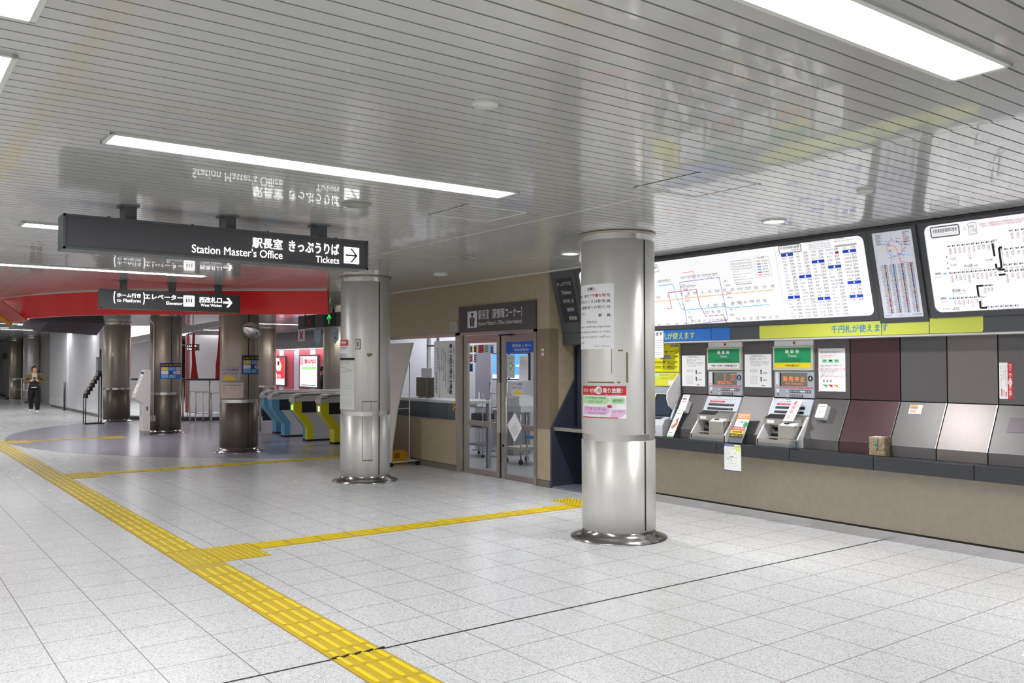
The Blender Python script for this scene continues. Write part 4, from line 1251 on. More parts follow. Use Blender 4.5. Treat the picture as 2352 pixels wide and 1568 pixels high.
leaflet('label_card', 'red, yellow and black take-one card on the front of the clear holder', FL2, .155, .115, d2, .002, 'card')
FM = FX(7.1)
def d3(b, U, V, n):
    b.frect(FM, U(0), U(1), V(.91), V(1), n, mat('map_navy', (70, 66, 160), .5)); b.frect(FM, U(.58), U(.97), V(.925), V(.985), n + .0006, mat('map_lime', (226, 236, 130), .5)); b.frect(FM, U(0), U(1), V(0), V(.035), n, mat('map_navy', (70, 66, 160), .5))
    b.text(FM, '駅周辺案内図', U(.06), U(.52), V(.935), V(.975), n + .0006, white, res=1)
    b.fpoly(FM, [(U(.5), V(.9)), (U(.95), V(.9)), (U(.95), V(.72)), (U(.8), V(.76))], n, mat('map_lime', (226, 236, 130), .5))
    rnd = random.Random(9)
    for k in range(46):
        x, y = rnd.uniform(.04, .9), rnd.uniform(.07, .86)
        b.frect(FM, U(x), U(x + rnd.uniform(.02, .07)), V(y), V(y + .012), n + .0003, rnd.choice([inkgrey, inkgrey, mat('map_lime', (226, 236, 130), .5), L_bl, ink]))
    b.text(FM, '名古屋ドーム', U(.3), U(.75), V(.50), V(.55), n + .0006, ink, res=1)
    b.frect(FM, U(.3), U(.45), V(.42), V(.46), n + .0004, L_bl)
sheet('area_map', 'small area map sheet hanging from the granite ledge', FM, -5.932, -5.718, .497, .772, mat('map_paper', (234, 238, 232), .6), d3, 'map', n=.004)
FT = Frame((7.165, 6.80, .782), (0.0, -1, 0), (.18, -.06, .40))
def d4(b, U, V, n):
    b.fpoly(FT, [(U(.1), V(.35)), (U(.8), V(.6)), (U(.9), V(.45)), (U(.4), V(.28))], n, mat('leaf_rust', (190, 120, 90), .6)); b.fpoly(FT, [(U(.4), V(.6)), (U(.75), V(.72)), (U(.7), V(.55))], n, red_ink)
    b.frect(FT, U(.02), U(.98), V(.0), V(.07), n, mat('leaf_green', (170, 214, 180), .6)); b.frect(FT, U(.1), U(.6), V(.14), V(.16), n, inkgrey)
    b.frect(FT, U(.2), U(.85), V(.85), V(.87), n, green_ink)
leaflet('slim_leaflet', 'slim pictorial leaflet leaning on the slope left of ticket machine 3', FT, .098, .33, d4)
b = MB(); Fh = Frame((7.125, 5.10, .777), (0, -1, 0), (.12, 0, 1)); b.fbox(Fh, -.05, .075, 0, .12, 0, .003, acrylic); b.fbox(Fh, -.05, .075, 0, .085, .024, .027, acrylic); b.fbox(Fh, -.05, .075, 0, .003, 0, .027, acrylic); tag(b.build('empty_leaflet_holder'), 'empty clear leaflet holder on the ledge below the white call box', 'leaflet holder')

t = thing('stone_box', 'speckled brown stone box with a small lock plate on the granite ledge', 'box', (7.2, 4.22, .775))
sb = mat('washed_stone', (140, 122, 98), .75, noise=.6, nscale=75, bump=.9)
Fx_ = Frame((7.145, 4.355, .776), (0.05, -1, 0), (0, 0, 1))
b = MB(); b.fbox(Fx_, 0, .145, 0, .165, -.135, 0, sb, bev=.008); b.build('body', t)
b = MB(); b.fbox(Fx_, .064, .086, .065, .135, 0, .012, mat('brass_green', (110, 150, 132), .4, metal=.6)); b.disc(Fx_, .075, .095, .007, .0125, ink, 8); b.build('lock_plate', t)
b = MB(); b.fbox(Fx_, .015, .10, .1655, .167, -.10, -.02, paper); b.frect(Fx_, .10, .11, .166, .1672, -.05, red_ink); b.build('top_label', t)

# smart-card machine (mostly behind the column)
t = thing('card_machine', 'yellow smart card machine beside the nearest column', 'ticket machine', (7.3, 7.27, .777), 'ticket machines in the counter wall')
u0, u1 = -7.72, -6.848
U = lambda x: u0 + x * (u1 - u0)
ylw = mat('machine_yellow', (238, 232, 30), .42)
b = MB(); b.fbox(FP, u0, u1, 1.25, 1.822, -.02, .004, mach); b.build('body_panel', t)
b = MB(); b.fbox(FP, u0 + .004, u1 - .002, 1.50, 1.815, .004, .022, ylw)
b.text(FP, 'manaca チャージ', U(.34), U(1.0) - .006, 1.70, 1.755, .023, ink, res=3, bold=.012)
b.frect(FP, U(.845), U(.995), 1.785, 1.808, .023, mat('chip_violet', (150, 140, 190), .5)); b.frect(FP, U(.93), U(.995), 1.785, 1.795, .0235, blue_ink)
for (xa, xb, v, tx) in ((.78, .98, 1.665, 'チャージ履歴'), (.55, .75, 1.60, '履歴更新機入金機'), (.79, .97, 1.60, 'ポイント交換'), (.55, .74, 1.545, '障害新規入金'), (.79, .97, 1.545, '履歴表示・印字'), (.2, .5, 1.6, '新規購入'), (.2, .5, 1.545, '定期券')):
    b.text(FP, tx, U(xa), U(xb), v, v + .02, .023, ink, res=1, bold=.01)
    b.frect(FP, U(xa), U(xb - .05), v - .014, v - .008, .023, mat('khaki_ink', (150, 146, 40), .6))
b.fbox(FP, U(.66), U(.84), 1.645, 1.69, .022, .024, mat('chip_violet', (150, 140, 190), .5))
b.build('header_sign', t)
b = MB(); b.fbox(FP, u0 + .004, u1 - .002, 1.335, 1.485, .004, .018, mat('machine_yellow2', (222, 222, 70), .42))
for (xa, xb, v, tx) in ((.62, .80, 1.46, '1万円札使用'), (.66, .80, 1.42, '係員呼出'), (.83, .98, 1.455, 'カードを挿入して'), (.83, .98, 1.43, 'ボタンを押す')):
    b.text(FP, tx, U(xa), U(xb), v - .008, v + .01, .019, mat('khaki_ink', (150, 146, 40), .6), res=1)
b.frect(FP, U(.55), U(.64), 1.445, 1.47, .019, mat('lamp_teal', (120, 230, 200), .5, emit=.5)); b.frect(FP, U(.80), U(.90), 1.345, 1.40, .019, paper)
b.build('lower_sign', t)
b = MB(); b.fbox(FS, u0, u1, .10, .425, -.02, .006, mach_l); b.build('slope_panel', t)
b = MB(); b.fbox(FS, u0 + .3, U(.62), .13, .41, .006, .012, ylw); b.fbox(FS, U(.60), u1 - .03, .13, .405, .006, .02, mat('screen_bezel', (30, 34, 44), .3)); b.frect(FS, U(.63), u1 - .05, .15, .39, .0205, mat('screen_off', (52, 60, 78), .1)); b.build('screen', t)
b = MB()
b.fprism(Frame((0, 7.72, 0), (1, 0, 0), (0, 0, 1)), [(7.17, .779), (7.17, .90), (7.21, .96), (7.33, 1.0), (7.33, .779)], 0, u1 - u0 - .02, mat('machine_pale', (196, 198, 206), .4)); b.build('lower_body', t)
b = MB(); b.fbox(FX(7.17), U(.58), U(.82), .845, .925, -.02, .035, mat('coin_cup', (182, 186, 194), .35), bev=.02); b.fbox(Frame((7.22, 0, .966), (0, -1, 0), (.95, 0, .32)), U(.7), U(.88), .0, .06, 0, .004, mat('key_navy', (56, 66, 90), .4)); b.disc(FX(7.17), U(.86), .82, .008, .001, inkgrey, 8); b.build('coin_tray', t)
b = MB()
Fw = Frame((7.40, 6.85, .95), (-1, 0.25, 0), (0, 0, 1))
b.fprism(Frame((0, 6.855, 0), (1, 0, 0), (0, 0, 1)), [(7.40, 1.47), (7.23, 1.27), (7.22, 1.20), (7.25, 1.12), (7.32, 1.07), (7.44, 1.24), (7.44, 1.47)], 0, .012, white)
b.build('privacy_screen', t)
# ================================================================ HANGING SIGNS
def hang_sign(label, x0, x1, z0, z1, yf, th, hx, hz_w, deco, loc_label_group='hanging direction signs'):
    t = thing('hanging_sign', label, 'sign', ((x0 + x1) / 2, yf + th / 2, z0), loc_label_group)
    F = FY(yf)
    b = MB(); b.fbox(F, x0, x1, z0, z1, -th, -.012, charcoal_d)
    for q in ((x0, x1, z0, z0 + .016), (x0, x1, z1 - .016, z1), (x0, x0 + .016, z0, z1), (x1 - .016, x1, z0, z1)):
        b.fbox(F, *q, -.012, 0, charcoal)
    for k in range(4):
        xx = x0 + (x1 - x0) * (k + .5) / 4
        b.fbox(F, xx - .01, xx + .01, z1, z1 + .008, -.03, -.01, charcoal)
    b.build('housing', t)
    b = MB(); b.frect(F, x0 + .016, x1 - .016, z0 + .016, z1 - .016, -.010, sign_face); b.build('face', t)
    for nm, fn in deco:
        b = MB(); fn(b, F, -.0075); b.build(nm, t)
    for h_ in hx:
        b = MB(); b.fbox(F, h_ - hz_w / 2, h_ + hz_w / 2, z1, ZC - .006, -th + .03, -.03, charcoal); b.fbox(F, h_ - hz_w * .75, h_ + hz_w * .75, ZC - .012, ZC - .001, -th + .015, -.015, charcoal_d); b.build('hanger', t)
    return t
def s1(b, F, n):
    b.text(F, '駅長室', 2.51, 2.765, 2.534, 2.620, n, lit_white, bold=.018, res=3)
def s1b(b, F, n):
    b.text(F, 'きっぷうりば', 2.82, 3.275, 2.528, 2.622, n, lit_white, bold=.022, res=3)
    pass
def s1c(b, F, n):
    b.text(F, "Station Master's Office", 2.03, 2.765, 2.458, 2.523, n, lit_white, res=4)
    pass
def s1d(b, F, n):
    b.text(F, 'Tickets', 3.06, 3.275, 2.452, 2.508, n, lit_white, res=4)
def s1e(b, F, n):
    b.frect(F, 3.32, 3.465, 2.463, 2.605, n, lit_white)
    c = (3.39, 2.534); w = .008
    m2 = n + .001
    b.frect(F, 3.335, 3.443, c[1] - w, c[1] + w, m2, sign_face)
    for sg in (1, -1):
        b.fpoly(F, [(3.449, c[1]), (3.395, c[1] + sg * .062), (3.376, c[1] + sg * .062), (3.430, c[1])], m2, sign_face)
hang_sign('big hanging sign with lit white lettering Station Master Office and Tickets and an arrow', 1.125, 3.55, 2.418, 2.672, 6.93, .22, (1.585, 2.34, 3.13), .085, (('lettering', s1), ('lettering', s1b), ('lettering', s1c), ('lettering', s1d), ('arrow_panel', s1e)))
def s2(b, F, n):
    k = 13.1 / 12.8
    def T(tx, x0, x1, z0, z1, bold=.014):
        b.text(F, tx, x0, x1, z0, z1, n, lit_white, bold=bold, res=2)
    for sgn, xc in ((1, 2.80), (-1, 3.155)):
        pts = []
        for i in range(9):
            a = math.radians(-55 + 110 * i / 8)
            pts.append((a))
        out = [(xc - sgn * .03 * math.cos(a), 2.53 + .085 * math.sin(a) / math.sin(math.radians(55))) for a in pts]
        inn = [(xc - sgn * (.03 * math.cos(a) - .012), 2.53 + .085 * math.sin(a) / math.sin(math.radians(55))) for a in reversed(pts)]
        b.fpoly(F, out + inn, n, lit_white)
    T('ホーム行き', 2.815, 3.13, 2.535, 2.595); T('to Platform', 2.815, 3.13, 2.47, 2.515, .0)
    T('エレベーター', 3.18, 3.71, 2.525, 2.60); T('Elevator', 3.48, 3.71, 2.455, 2.50, .0)
    T('西改札口', 3.95, 4.28, 2.505, 2.59); T('West Wicket', 3.97, 4.28, 2.45, 2.49, .0)
def s2b(b, F, n):
    b.fpoly(F, rrect(3.72, 3.88, 2.44, 2.60, .015), n, lit_white)
    for i in range(3):
        x = 3.765 + .035 * i
        b.disc(F, x, 2.565, .009, n + .001, sign_face, 10); b.frect(F, x - .010, x + .010, 2.50, 2.553, n + .001, sign_face)
    b.frect(F, 3.745, 3.855, 2.478, 2.484, n + .001, sign_face)
def s2c(b, F, n):
    c = 2.52
    b.frect(F, 4.30, 4.41, c - .014, c + .014, n, lit_white)
    for sg in (1, -1):
        b.fpoly(F, [(4.44, c), (4.385, c + sg * .07), (4.35, c + sg * .07), (4.405, c)], n, lit_white)
hang_sign('smaller hanging sign with lit lettering for elevator and West Wicket with an arrow', 2.605, 4.56, 2.375, 2.645, 13.1, .2, (2.92, 3.585, 4.26), .07, (('lettering', s2), ('elevator_symbol', s2b), ('arrow', s2c)))

# ================================================================ OFFICE FRONT SIGNS AND PAPERS
Fw = FX(XW)
b = MB()
b.fbox(Fw, -10.855, -9.015, 2.052, 2.43, .002, .03, mat('door_sign_brown', (84, 78, 80), .35))
lt = mat('door_sign_white', (232, 230, 232), .4)
b.fpoly(Fw, rrect(-10.62, -10.375, 2.115, 2.355, .01), .0315, lt)
b.disc(Fw, -10.4975, 2.295, .022, .0325, sign_face, 14); b.frect(Fw, -10.53, -10.465, 2.305, 2.33, .0325, sign_face)
b.fpoly(Fw, [(-10.55, 2.135), (-10.445, 2.135), (-10.435, 2.25), (-10.46, 2.268), (-10.535, 2.268), (-10.56, 2.25)], .0325, sign_face)
b.frect(Fw, -10.502, -10.493, 2.14, 2.262, .0333, lt)
b.text(Fw, '駅長室（駅情報コーナー）', -10.34, -9.30, 2.225, 2.365, .0315, lt, bold=.012, res=3)
b.text(Fw, "Station Master's Office (Information)", -10.345, -9.30, 2.125, 2.20, .0315, lt, res=3)
tag(b.build('office_sign'), 'brown wall sign Station Master Office above the glass double door', 'sign')
b = MB(); b.fprism(Fw, rrect(-11.117, -10.925, 2.09, 2.225, .02), .001, .02, mat('plate_grey', (178, 178, 176), .4))
for k in range(4): b.frect(Fw, -11.09, -10.955, 2.12 + .025 * k, 2.126 + .025 * k, .021, inkgrey)
tag(b.build('wall_plate'), 'small pale grey plate on the brown wall left of the office sign', 'plate')
b = MB(); b.fbox(Fw, -8.925, -8.875, 1.70, 1.79, .001, .002, mat('tape_white', (220, 214, 206), .6)); b.fbox(Fw, -8.912, -8.888, 1.735, 1.76, .002, .0024, ink)
tag(b.build('small_sticker'), 'tiny white sticker on the dark pier right of the glass door', 'sticker')
gz = -.026
def onglass(F, name, label, rect, base, deco=None, cat='notice', off=-.054, group=None):
    b = MB()
    u0, u1, v0, v1 = rect
    b.fbox(F, u0, u1, v0, v1, off, off + .001, base)
    if deco:
        deco(b, lambda x: u0 + x * (u1 - u0), lambda y: v0 + y * (v1 - v0), off + .002)
    return tag(b.build(name), label, cat, group)
def banner(b, U, V, n):
    b.text(Fw, '春の全国交通安全運動', U(.72), U(.86), V(.07), V(.95), n, ink, res=2, vert=True, bold=.03)
    b.text(Fw, '五月十一日から二十日まで', U(.89), U(.95), V(.28), V(.88), n, ink, res=1, vert=True, bold=.02)
    for x, a, tx in ((.64, .92, '・子供と高齢者の安全な通行の確保'), (.52, .80, '高齢運転者の交通事故防止'), (.44, .92, '・自転車の安全利用の推進'), (.34, .90, '・歩行者等の保護'), (.25, .76, 'すべての座席のシートベルト着用'), (.16, .92, '・飲酒運転の根絶')):
        b.text(Fw, tx, U(x), U(x + .05), V(a - .052 * len(tx)), V(a), n, inkgrey, res=1, vert=True, bold=.01)
    b.text(Fw, '名古屋市交通局', U(.08), U(.14), V(.08), V(.46), n, ink, res=1, vert=True, bold=.02)
onglass(Fw, 'safety_banner', 'large white vertical traffic safety notice on the ticket window', (-11.64, -11.03, 1.075, 1.945), paper, banner, off=gz)
def yel(b, U, V, n):
    b.disc(Fw, U(.55), V(.5), .03, n, ink, 14, rv=.05); b.disc(Fw, U(.55), V(.5), .015, n + .001, paper_cream, 10, rv=.02); b.frect(Fw, U(0), U(1), V(0), V(.06), n, red_ink)
onglass(Fw, 'small_sticker', 'small orange sticker at the lower right of the ticket window', (-11.10, -10.995, .885, 1.015), mat('sticker_orange', (230, 160, 40), .5), yel, 'sticker', off=gz)
def blue(b, U, V, n):
    b.text(Fw, '防災センター', U(.22), U(.82), V(.50), V(.80), n, lt, res=2, bold=.015); b.text(Fw, '（防災管理室）', U(.26), U(.76), V(.14), V(.38), n, lt, res=1)
onglass(Fw, 'door_label', 'blue label with white lettering across the top of the right glass door', (-9.78, -9.10, 1.745, 1.895), mat('label_blue', (28, 90, 200), .4), blue, 'label')
def d_green(b, U, V, n):
    b.fpoly(Fw, [(U(.5), V(.72)), (U(.75), V(.55)), (U(.5), V(.28)), (U(.25), V(.55))], n, green_ink); b.fpoly(Fw, [(U(.5), V(.64)), (U(.66), V(.54)), (U(.5), V(.38)), (U(.34), V(.54))], n + .0006, paper)
    b.text(Fw, '感染予防のお願い', U(.15), U(.85), V(.82), V(.88), n, inkgrey, res=1); b.text(Fw, 'ご協力ください', U(.15), U(.85), V(.1), V(.15), n, inkgrey, res=1)
onglass(Fw, 'notice', 'grey notice with a green diamond on the right glass door', (-9.76, -9.58, 1.40, 1.72), mat('notice_grey', (206, 206, 208), .6), d_green)
def d_txt(b, U, V, n):
    for k in range(7):
        b.text(Fw, '窓口営業時間は掲示のとおり', U(.86 - .12 * k), U(.92 - .12 * k), V(.12 + .07 * (k % 3)), V(.94), n, [pink_ink, ink, ink, ink, inkgrey, ink, ink][k], res=1, vert=True)
onglass(Fw, 'notice', 'white notice of vertical lines beside the green diamond notice', (-9.48, -9.28, 1.365, 1.71), paper, d_txt)
def d_mana(b, U, V, n):
    b.text(Fw, 'マナカ定期券', U(.08), U(.95), V(.72), V(.92), n, mat('mana_violet', (96, 90, 160), .6), res=1, bold=.02); b.text(Fw, '6:00～23:30', U(.08), U(.92), V(.46), V(.62), n, mat('mana_violet', (96, 90, 160), .6), res=1, bold=.02)
    b.fpoly(Fw, [(U(.55 + .28 * math.cos(a)), V(.04 + .34 * math.sin(a))) for a in [PI * i / 10 for i in range(11)]], n, mat('sun_yellow', (240, 205, 40), .6))
onglass(Fw, 'notice', 'grey commuter pass notice with a yellow half sun on the right glass door', (-9.66, -9.39, 1.17, 1.385 - .035), mat('notice_grey', (206, 206, 208), .6), d_mana)
# diamond sign hanging on the door rail
b = MB()
c = (-9.555, .73)
b.fprism(Fw, [(c[0] + .17, c[1]), (c[0] + .01, c[1] + .20), (c[0] - .17, c[1] + .02), (c[0] + .0, c[1] - .20)], -.03, -.027, paper)
for k in range(4):
    b.fpoly(Fw, [(c[0] - .08 + .02 * k, c[1] - .03 - .03 * k), (c[0] + .03 + .02 * k, c[1] + .06 - .03 * k), (c[0] + .035 + .02 * k, c[1] + .055 - .03 * k), (c[0] - .075 + .02 * k, c[1] - .035 - .03 * k)], -.026, inkgrey)
tag(b.build('diamond_notice'), 'white notice turned to a diamond hanging across the right door middle rail', 'notice')
cols_ = [((-10.69, -10.61, 1.76, 1.865), paper, ink, 'black icon'), ((-10.585, -10.505, 1.76, 1.865), mat('stk_yel', (214, 200, 60), .5), ink, 'yellow pictogram'), ((-10.46, -10.33, 1.755, 1.865), mat('stk_red', (176, 44, 50), .5), pink_ink, 'dark red'), ((-10.31, -10.20, 1.755, 1.865), mat('stk_green', (196, 220, 196), .5), green_ink, 'pale green'),
         ((-10.17, -10.075, 1.74, 1.865), mat('stk_blue', (170, 206, 240), .5), blue_ink, 'light blue'), ((-10.69, -10.61, 1.62, 1.74), mat('stk_pink', (236, 190, 190), .5), red_ink, 'pink'), ((-10.575, -10.50, 1.61, 1.74), paper, ink, 'striped'), ((-10.69, -10.61, 1.48, 1.60), mat('stk_blue2', (60, 130, 190), .5), ink, 'darker blue')]
for rc, bs_, fg, nm in cols_:
    def dd(b, U, V, n, fg=fg, nm=nm):
        if nm in ('striped', 'dark red', 'pale green'):
            for k in range(4): b.frect(Fw, U(.12), U(.88), V(.12 + .22 * k), V(.22 + .22 * k), n, fg)
        else:
            b.disc(Fw, U(.5), V(.62), .02, n, fg, 12); b.fpoly(Fw, [(U(.2), V(.1)), (U(.8), V(.1)), (U(.62), V(.5)), (U(.38), V(.5))], n, fg)
    onglass(Fw, 'door_sticker', '%s sticker at the top left of the left glass door' % nm, rc, bs_, dd, 'sticker', group='stickers on the left glass door')

# ================================================================ COLUMN PAPERS
def colpaper(C, name, label, px0, px1, rpx, z0, z1, base, deco, cat='poster', cut=0):
    """px0/px1: offsets from the column axis as fractions of its radius, seen from the front"""
    F = CylFrame(C[0], C[1], C[2])
    u0 = C[2] * (math.asin(px0) if abs(px0) <= 1 else math.copysign(PI / 2, px0) + (px0 - math.copysign(1, px0)))
    u1 = C[2] * (math.asin(px1) if abs(px1) <= 1 else math.copysign(PI / 2, px1) + (px1 - math.copysign(1, px1)))
    b = MB()
    b.fbox(F, u0, u1, z0, z1, .0015, .003, base)
    deco(b, F, lambda x: u0 + x * (u1 - u0), lambda y: z0 + y * (z1 - z0), .0038)
    return tag(b.build(name), label, cat)
def ask(b, F, U, V, n):
    T = lambda tx, x0, x1, v, hh, m=ink, bo=.0: b.text(F, tx, U(x0), U(x1), V(v - hh / 2), V(v + hh / 2), n, m, bold=bo, res=2)
    T('お願い', .52, .70, .93, .045, ink, .01); b.frect(F, U(.52), U(.72), V(.893), V(.896), n, red_ink)
    T('駅構内、車内で', .16, .62, .825, .05); T('不審な物', .625, .875, .825, .05, red_ink, .01); T('を', .885, .95, .825, .05)
    T('発見されたときは駅係員', .16, .95, .735, .05); T('または乗務員へお知らせ', .16, .95, .645, .05); T('ください。', .16, .46, .555, .04)
    T('駅　長', .75, .95, .515, .045, ink, .01)
    T('Attention', .50, .72, .425, .04, inkgrey); b.frect(F, U(.50), U(.72), V(.395), V(.398), n, red_ink)
    T('If you notice something suspicious', .16, .94, .342, .045, inkgrey); T('inside the subway station or train,', .16, .95, .262, .045, inkgrey); T('please alert the station staff or', .16, .94, .185, .045, inkgrey); T('train crew.', .16, .42, .10, .03, inkgrey); T('Station Master', .66, .95, .045, .02, inkgrey)
colpaper(C1, 'attention_poster', 'white Attention notice wrapped round the upper part of the nearest steel column', -1.25, -.10, 84, 1.722, 2.305, paper, ask)
def pass_(b, F, U, V, n):
    rd = mat('poster_red', (186, 30, 44), .5)
    b.frect(F, U(0), U(1), V(.715), V(1), n, rd); b.frect(F, U(0), U(.85), V(0), V(.03), n, rd)
    b.text(F, '市バス・地下鉄', U(.04), U(.42), V(.79), V(.93), n + .0008, white, res=2, bold=.04); b.text(F, '乗り放題！', U(.56), U(.93), V(.79), V(.95), n + .0008, white, res=2, bold=.04)
    F2 = F
    b.fpoly(F, [(U(.47 + .075 * math.cos(2 * PI * k / 20)), V(.87 + .125 * math.sin(2 * PI * k / 20))) for k in range(20)], n + .0012, white); b.text(F, '1日', U(.435), U(.515), V(.80), V(.93), n + .0018, rd, res=2, bold=.02)
    b.text(F, 'Unlimited rides on city buses and subway', U(.08), U(.4), V(.735), V(.755), n + .0008, white, res=1); b.text(F, '大人・小児 発売中', U(.6), U(.9), V(.735), V(.755), n + .0008, white, res=1)
    gr, pk = mat('pass_green', (184, 226, 170), .6), mat('pass_pink', (232, 186, 226), .6)
    b.fpoly(F, [(U(x), V(y)) for x, y in ((.02, .44), (.62, .44), (.70, .55), (.62, .68), (.02, .68))], n, gr); b.frect(F, U(.72), U(.97), V(.46), V(.64), n, gr)
    b.fpoly(F, [(U(x), V(y)) for x, y in ((.04, .10), (.62, .10), (.70, .23), (.62, .36), (.04, .36))], n, pk); b.fpoly(F, [(U(x), V(y)) for x, y in ((.72, .04), (.90, .04), (.99, .14), (.99, .28), (.72, .28))], n, pk)
    b.text(F, 'バス・地下鉄全線一日乗車券', U(.12), U(.62), V(.60), V(.66), n + .0008, green_ink, res=1, bold=.02); b.text(F, '大人870円 小児430円', U(.2), U(.55), V(.47), V(.56), n + .0008, inkgrey, res=1); b.text(F, '自動券売機で\n購入できます', U(.75), U(.95), V(.50), V(.60), n + .0008, green_ink, res=1, bold=.02)
    b.text(F, 'ドニチ', U(.12), U(.34), V(.24), V(.335), n + .0008, red_ink, res=1, bold=.02); b.text(F, 'エコきっぷ', U(.36), U(.62), V(.24), V(.335), n + .0008, mat('eco_violet', (110, 60, 130), .6), res=1, bold=.02); b.text(F, '大人620円 小児310円', U(.2), U(.6), V(.12), V(.20), n + .0008, inkgrey, res=1)
    b.fpoly(F, [(U(.69 + .05 * math.cos(2 * PI * k / 16)), V(.37 + .05 * math.sin(2 * PI * k / 16))) for k in range(16)], n + .0012, mat('badge_magenta', (206, 50, 120), .6)); b.text(F, '土日・毎月8日', U(.75), U(.96), V(.19), V(.24), n + .0008, inkgrey, res=1)
colpaper(C1, 'day_pass_poster', 'red, green and pink one-day pass poster low on the nearest steel column', -.93, .21, 84, 1.104, 1.388, paper, pass_)
b = MB(); F = CylFrame(*C1); kd = mat('glue_mark', (120, 108, 84), .8)
R_ = C1[2]
for a0, a1, z0, z1 in ((-.95, -.10, 1.416, 1.428), (-.02, .06, 1.416, 1.430), (.21, .27, 1.42, 1.69), (-.18, -.165, 1.50, 1.72), (.0, .13, 1.70, 1.713)):
    b.frect(F, R_ * a0, R_ * a1, z0, z1, .0012, kd)
b.build('glue_residue', bpy.data.objects['column'])
b = MB(); F = CylFrame(*C2); R_ = C2[2]
for a0, a1, z0, z1 in ((-.12, -.10, .30, .885), (-.12, .30, .30, .312), (.26, .275, .30, .885), (-.12, .5, 1.085, 1.095), (-.12, -.105, .95, 1.095), (.22, .235, .95, 1.095), (.06, .28, 1.705, 1.735), (.10, .2, 1.69, 1.71), (-.25, -.12, 1.75, 1.754), (-.12, -.115, 1.35, 1.75)):
    b.frect(F, R_ * a0, R_ * a1, z0, z1, .0012, kd)
b.build('glue_residue', bpy.data.objects['column.001'])
def tt(b, F, U, V, n):
    b.frect(F, U(0), U(1), V(.955), V(1), n, ink)
    for x0, x1, y in ((.1, .4, .92), (.45, .85, .92), (.3, .8, .89)): b.text(F, '星ヶ丘ロータリー 時刻表', U(x0), U(x1), V(y), V(y + .02), n, inkgrey, res=1)
    for pts in ([(.1, .8), (.3, .83), (.55, .81), (.9, .75)], [(.1, .65), (.3, .61)], [(.35, .72), (.6, .73), (.88, .75)]):
        for (x0, y0), (x1, y1) in zip(pts, pts[1:]):
            b.fpoly(F, [(U(x0), V(y0)), (U(x1), V(y1)), (U(x1), V(y1 + .006)), (U(x0), V(y0 + .006))], n, inkgrey)
    for k in range(6): b.frect(F, U(.25), U(.9), V(.38 + .022 * k), V(.385 + .022 * k), n, mat('ink_pale', (180, 180, 182), .6))
    for k in range(6): b.frect(F, U(.25), U(.9), V(.06 + .024 * k), V(.065 + .024 * k), n, mat('ink_pale', (180, 180, 182), .6))
    for k in range(8): b.frect(F, U(.06), U(.14), V(.06 + .05 * k), V(.07 + .05 * k), n, inkgrey)
    for q in ((.28, .8, .335, .338), (.28, .8, .285, .288)): b.frect(F, U(q[0]), U(q[1]), V(q[2]), V(q[3]), n, inkgrey)
colpaper(C2, 'timetable_poster', 'tall narrow white timetable sheet on the second steel column', -1.12, -.42, 58, .985, 1.675, mat('paper_grey', (214, 216, 212), .6), tt)
def rl(b, F, U, V, n):
    b.frect(F, U(.05), U(.95), V(.55), V(1), n, red_ink); b.text(F, '禁煙', U(.15), U(.85), V(.68), V(.92), n + .0008, white, res=1, bold=.03); b.text(F, 'No smoking', U(.1), U(.9), V(.58), V(.64), n + .0008, white, res=1); b.frect(F, U(.1), U(.9), V(.42), V(.46), n, inkgrey); b.frect(F, U(.1), U(.8), V(.32), V(.35), n, inkgrey)
colpaper(C2, 'red_white_sticker', 'small red and white sticker above the timetable on the second steel column', -1.05, -.64, 58, 1.735, 1.92, paper, rl, 'sticker')
b = MB(); F = CylFrame(*C2); R_ = C2[2]
b.fbox(F, R_ * math.asin(-.40), R_ * math.asin(-.19), 1.79, 1.925, .001, .004, ink); b.fbox(F, R_ * math.asin(-.385), R_ * math.asin(-.215), 1.797, 1.92, .004, .006, mat('sw_plate', (206, 204, 196), .4)); b.fbox(F, R_ * math.asin(-.33), R_ * math.asin(-.27), 1.825, 1.89, .006, .008, mat('sw_brown', (150, 130, 100), .5))
tag(b.build('outlet_plate'), 'small framed outlet plate on the second steel column', 'plate')
def bluep(b, F, U, V, n):
    b.frect(F, U(.04), U(.96), V(.76), V(.97), n, ink); b.text(F, '100の宝物', U(.08), U(.9), V(.80), V(.93), n + .001, mat('sun_yellow', (240, 205, 40), .6), res=1, bold=.03)
    cl = [mat('sun_yellow2', (226, 214, 90), .6), mat('sky', (120, 180, 225), .6), mat('pale', (206, 212, 222), .6), paper, mat('deepblue', (50, 80, 180), .6), paper, mat('sky', (120, 180, 225), .6), mat('teal', (110, 190, 210), .6), mat('sky2', (84, 140, 210), .6)]
    k = 0
    for r in range(3):
        for c_ in range(3):
            b.frect(F, U(.06 + .31 * c_), U(.34 + .31 * c_), V(.52 - .235 * r), V(.73 - .235 * r), n, cl[k]); k += 1
    b.fpoly(F, [(U(.68 + .17 * math.cos(2 * PI * i / 14)), V(.39 + .09 * math.sin(2 * PI * i / 14))) for i in range(14)], n + .001, paper); b.frect(F, U(.6), U(.76), V(.36), V(.43), n + .0016, red_ink)
bpm = mat('poster_blue', (52, 66, 160), .5)
colpaper(C3, 'blue_poster', 'blue framed picture poster on the mirror column', .12, 1.0, 42, 1.418, 1.758, bpm, bluep)
colpaper(C4, 'blue_poster', 'blue framed picture poster on the column behind the white kiosk', -.36, .93, 35, 1.268, 1.632, bpm, bluep)
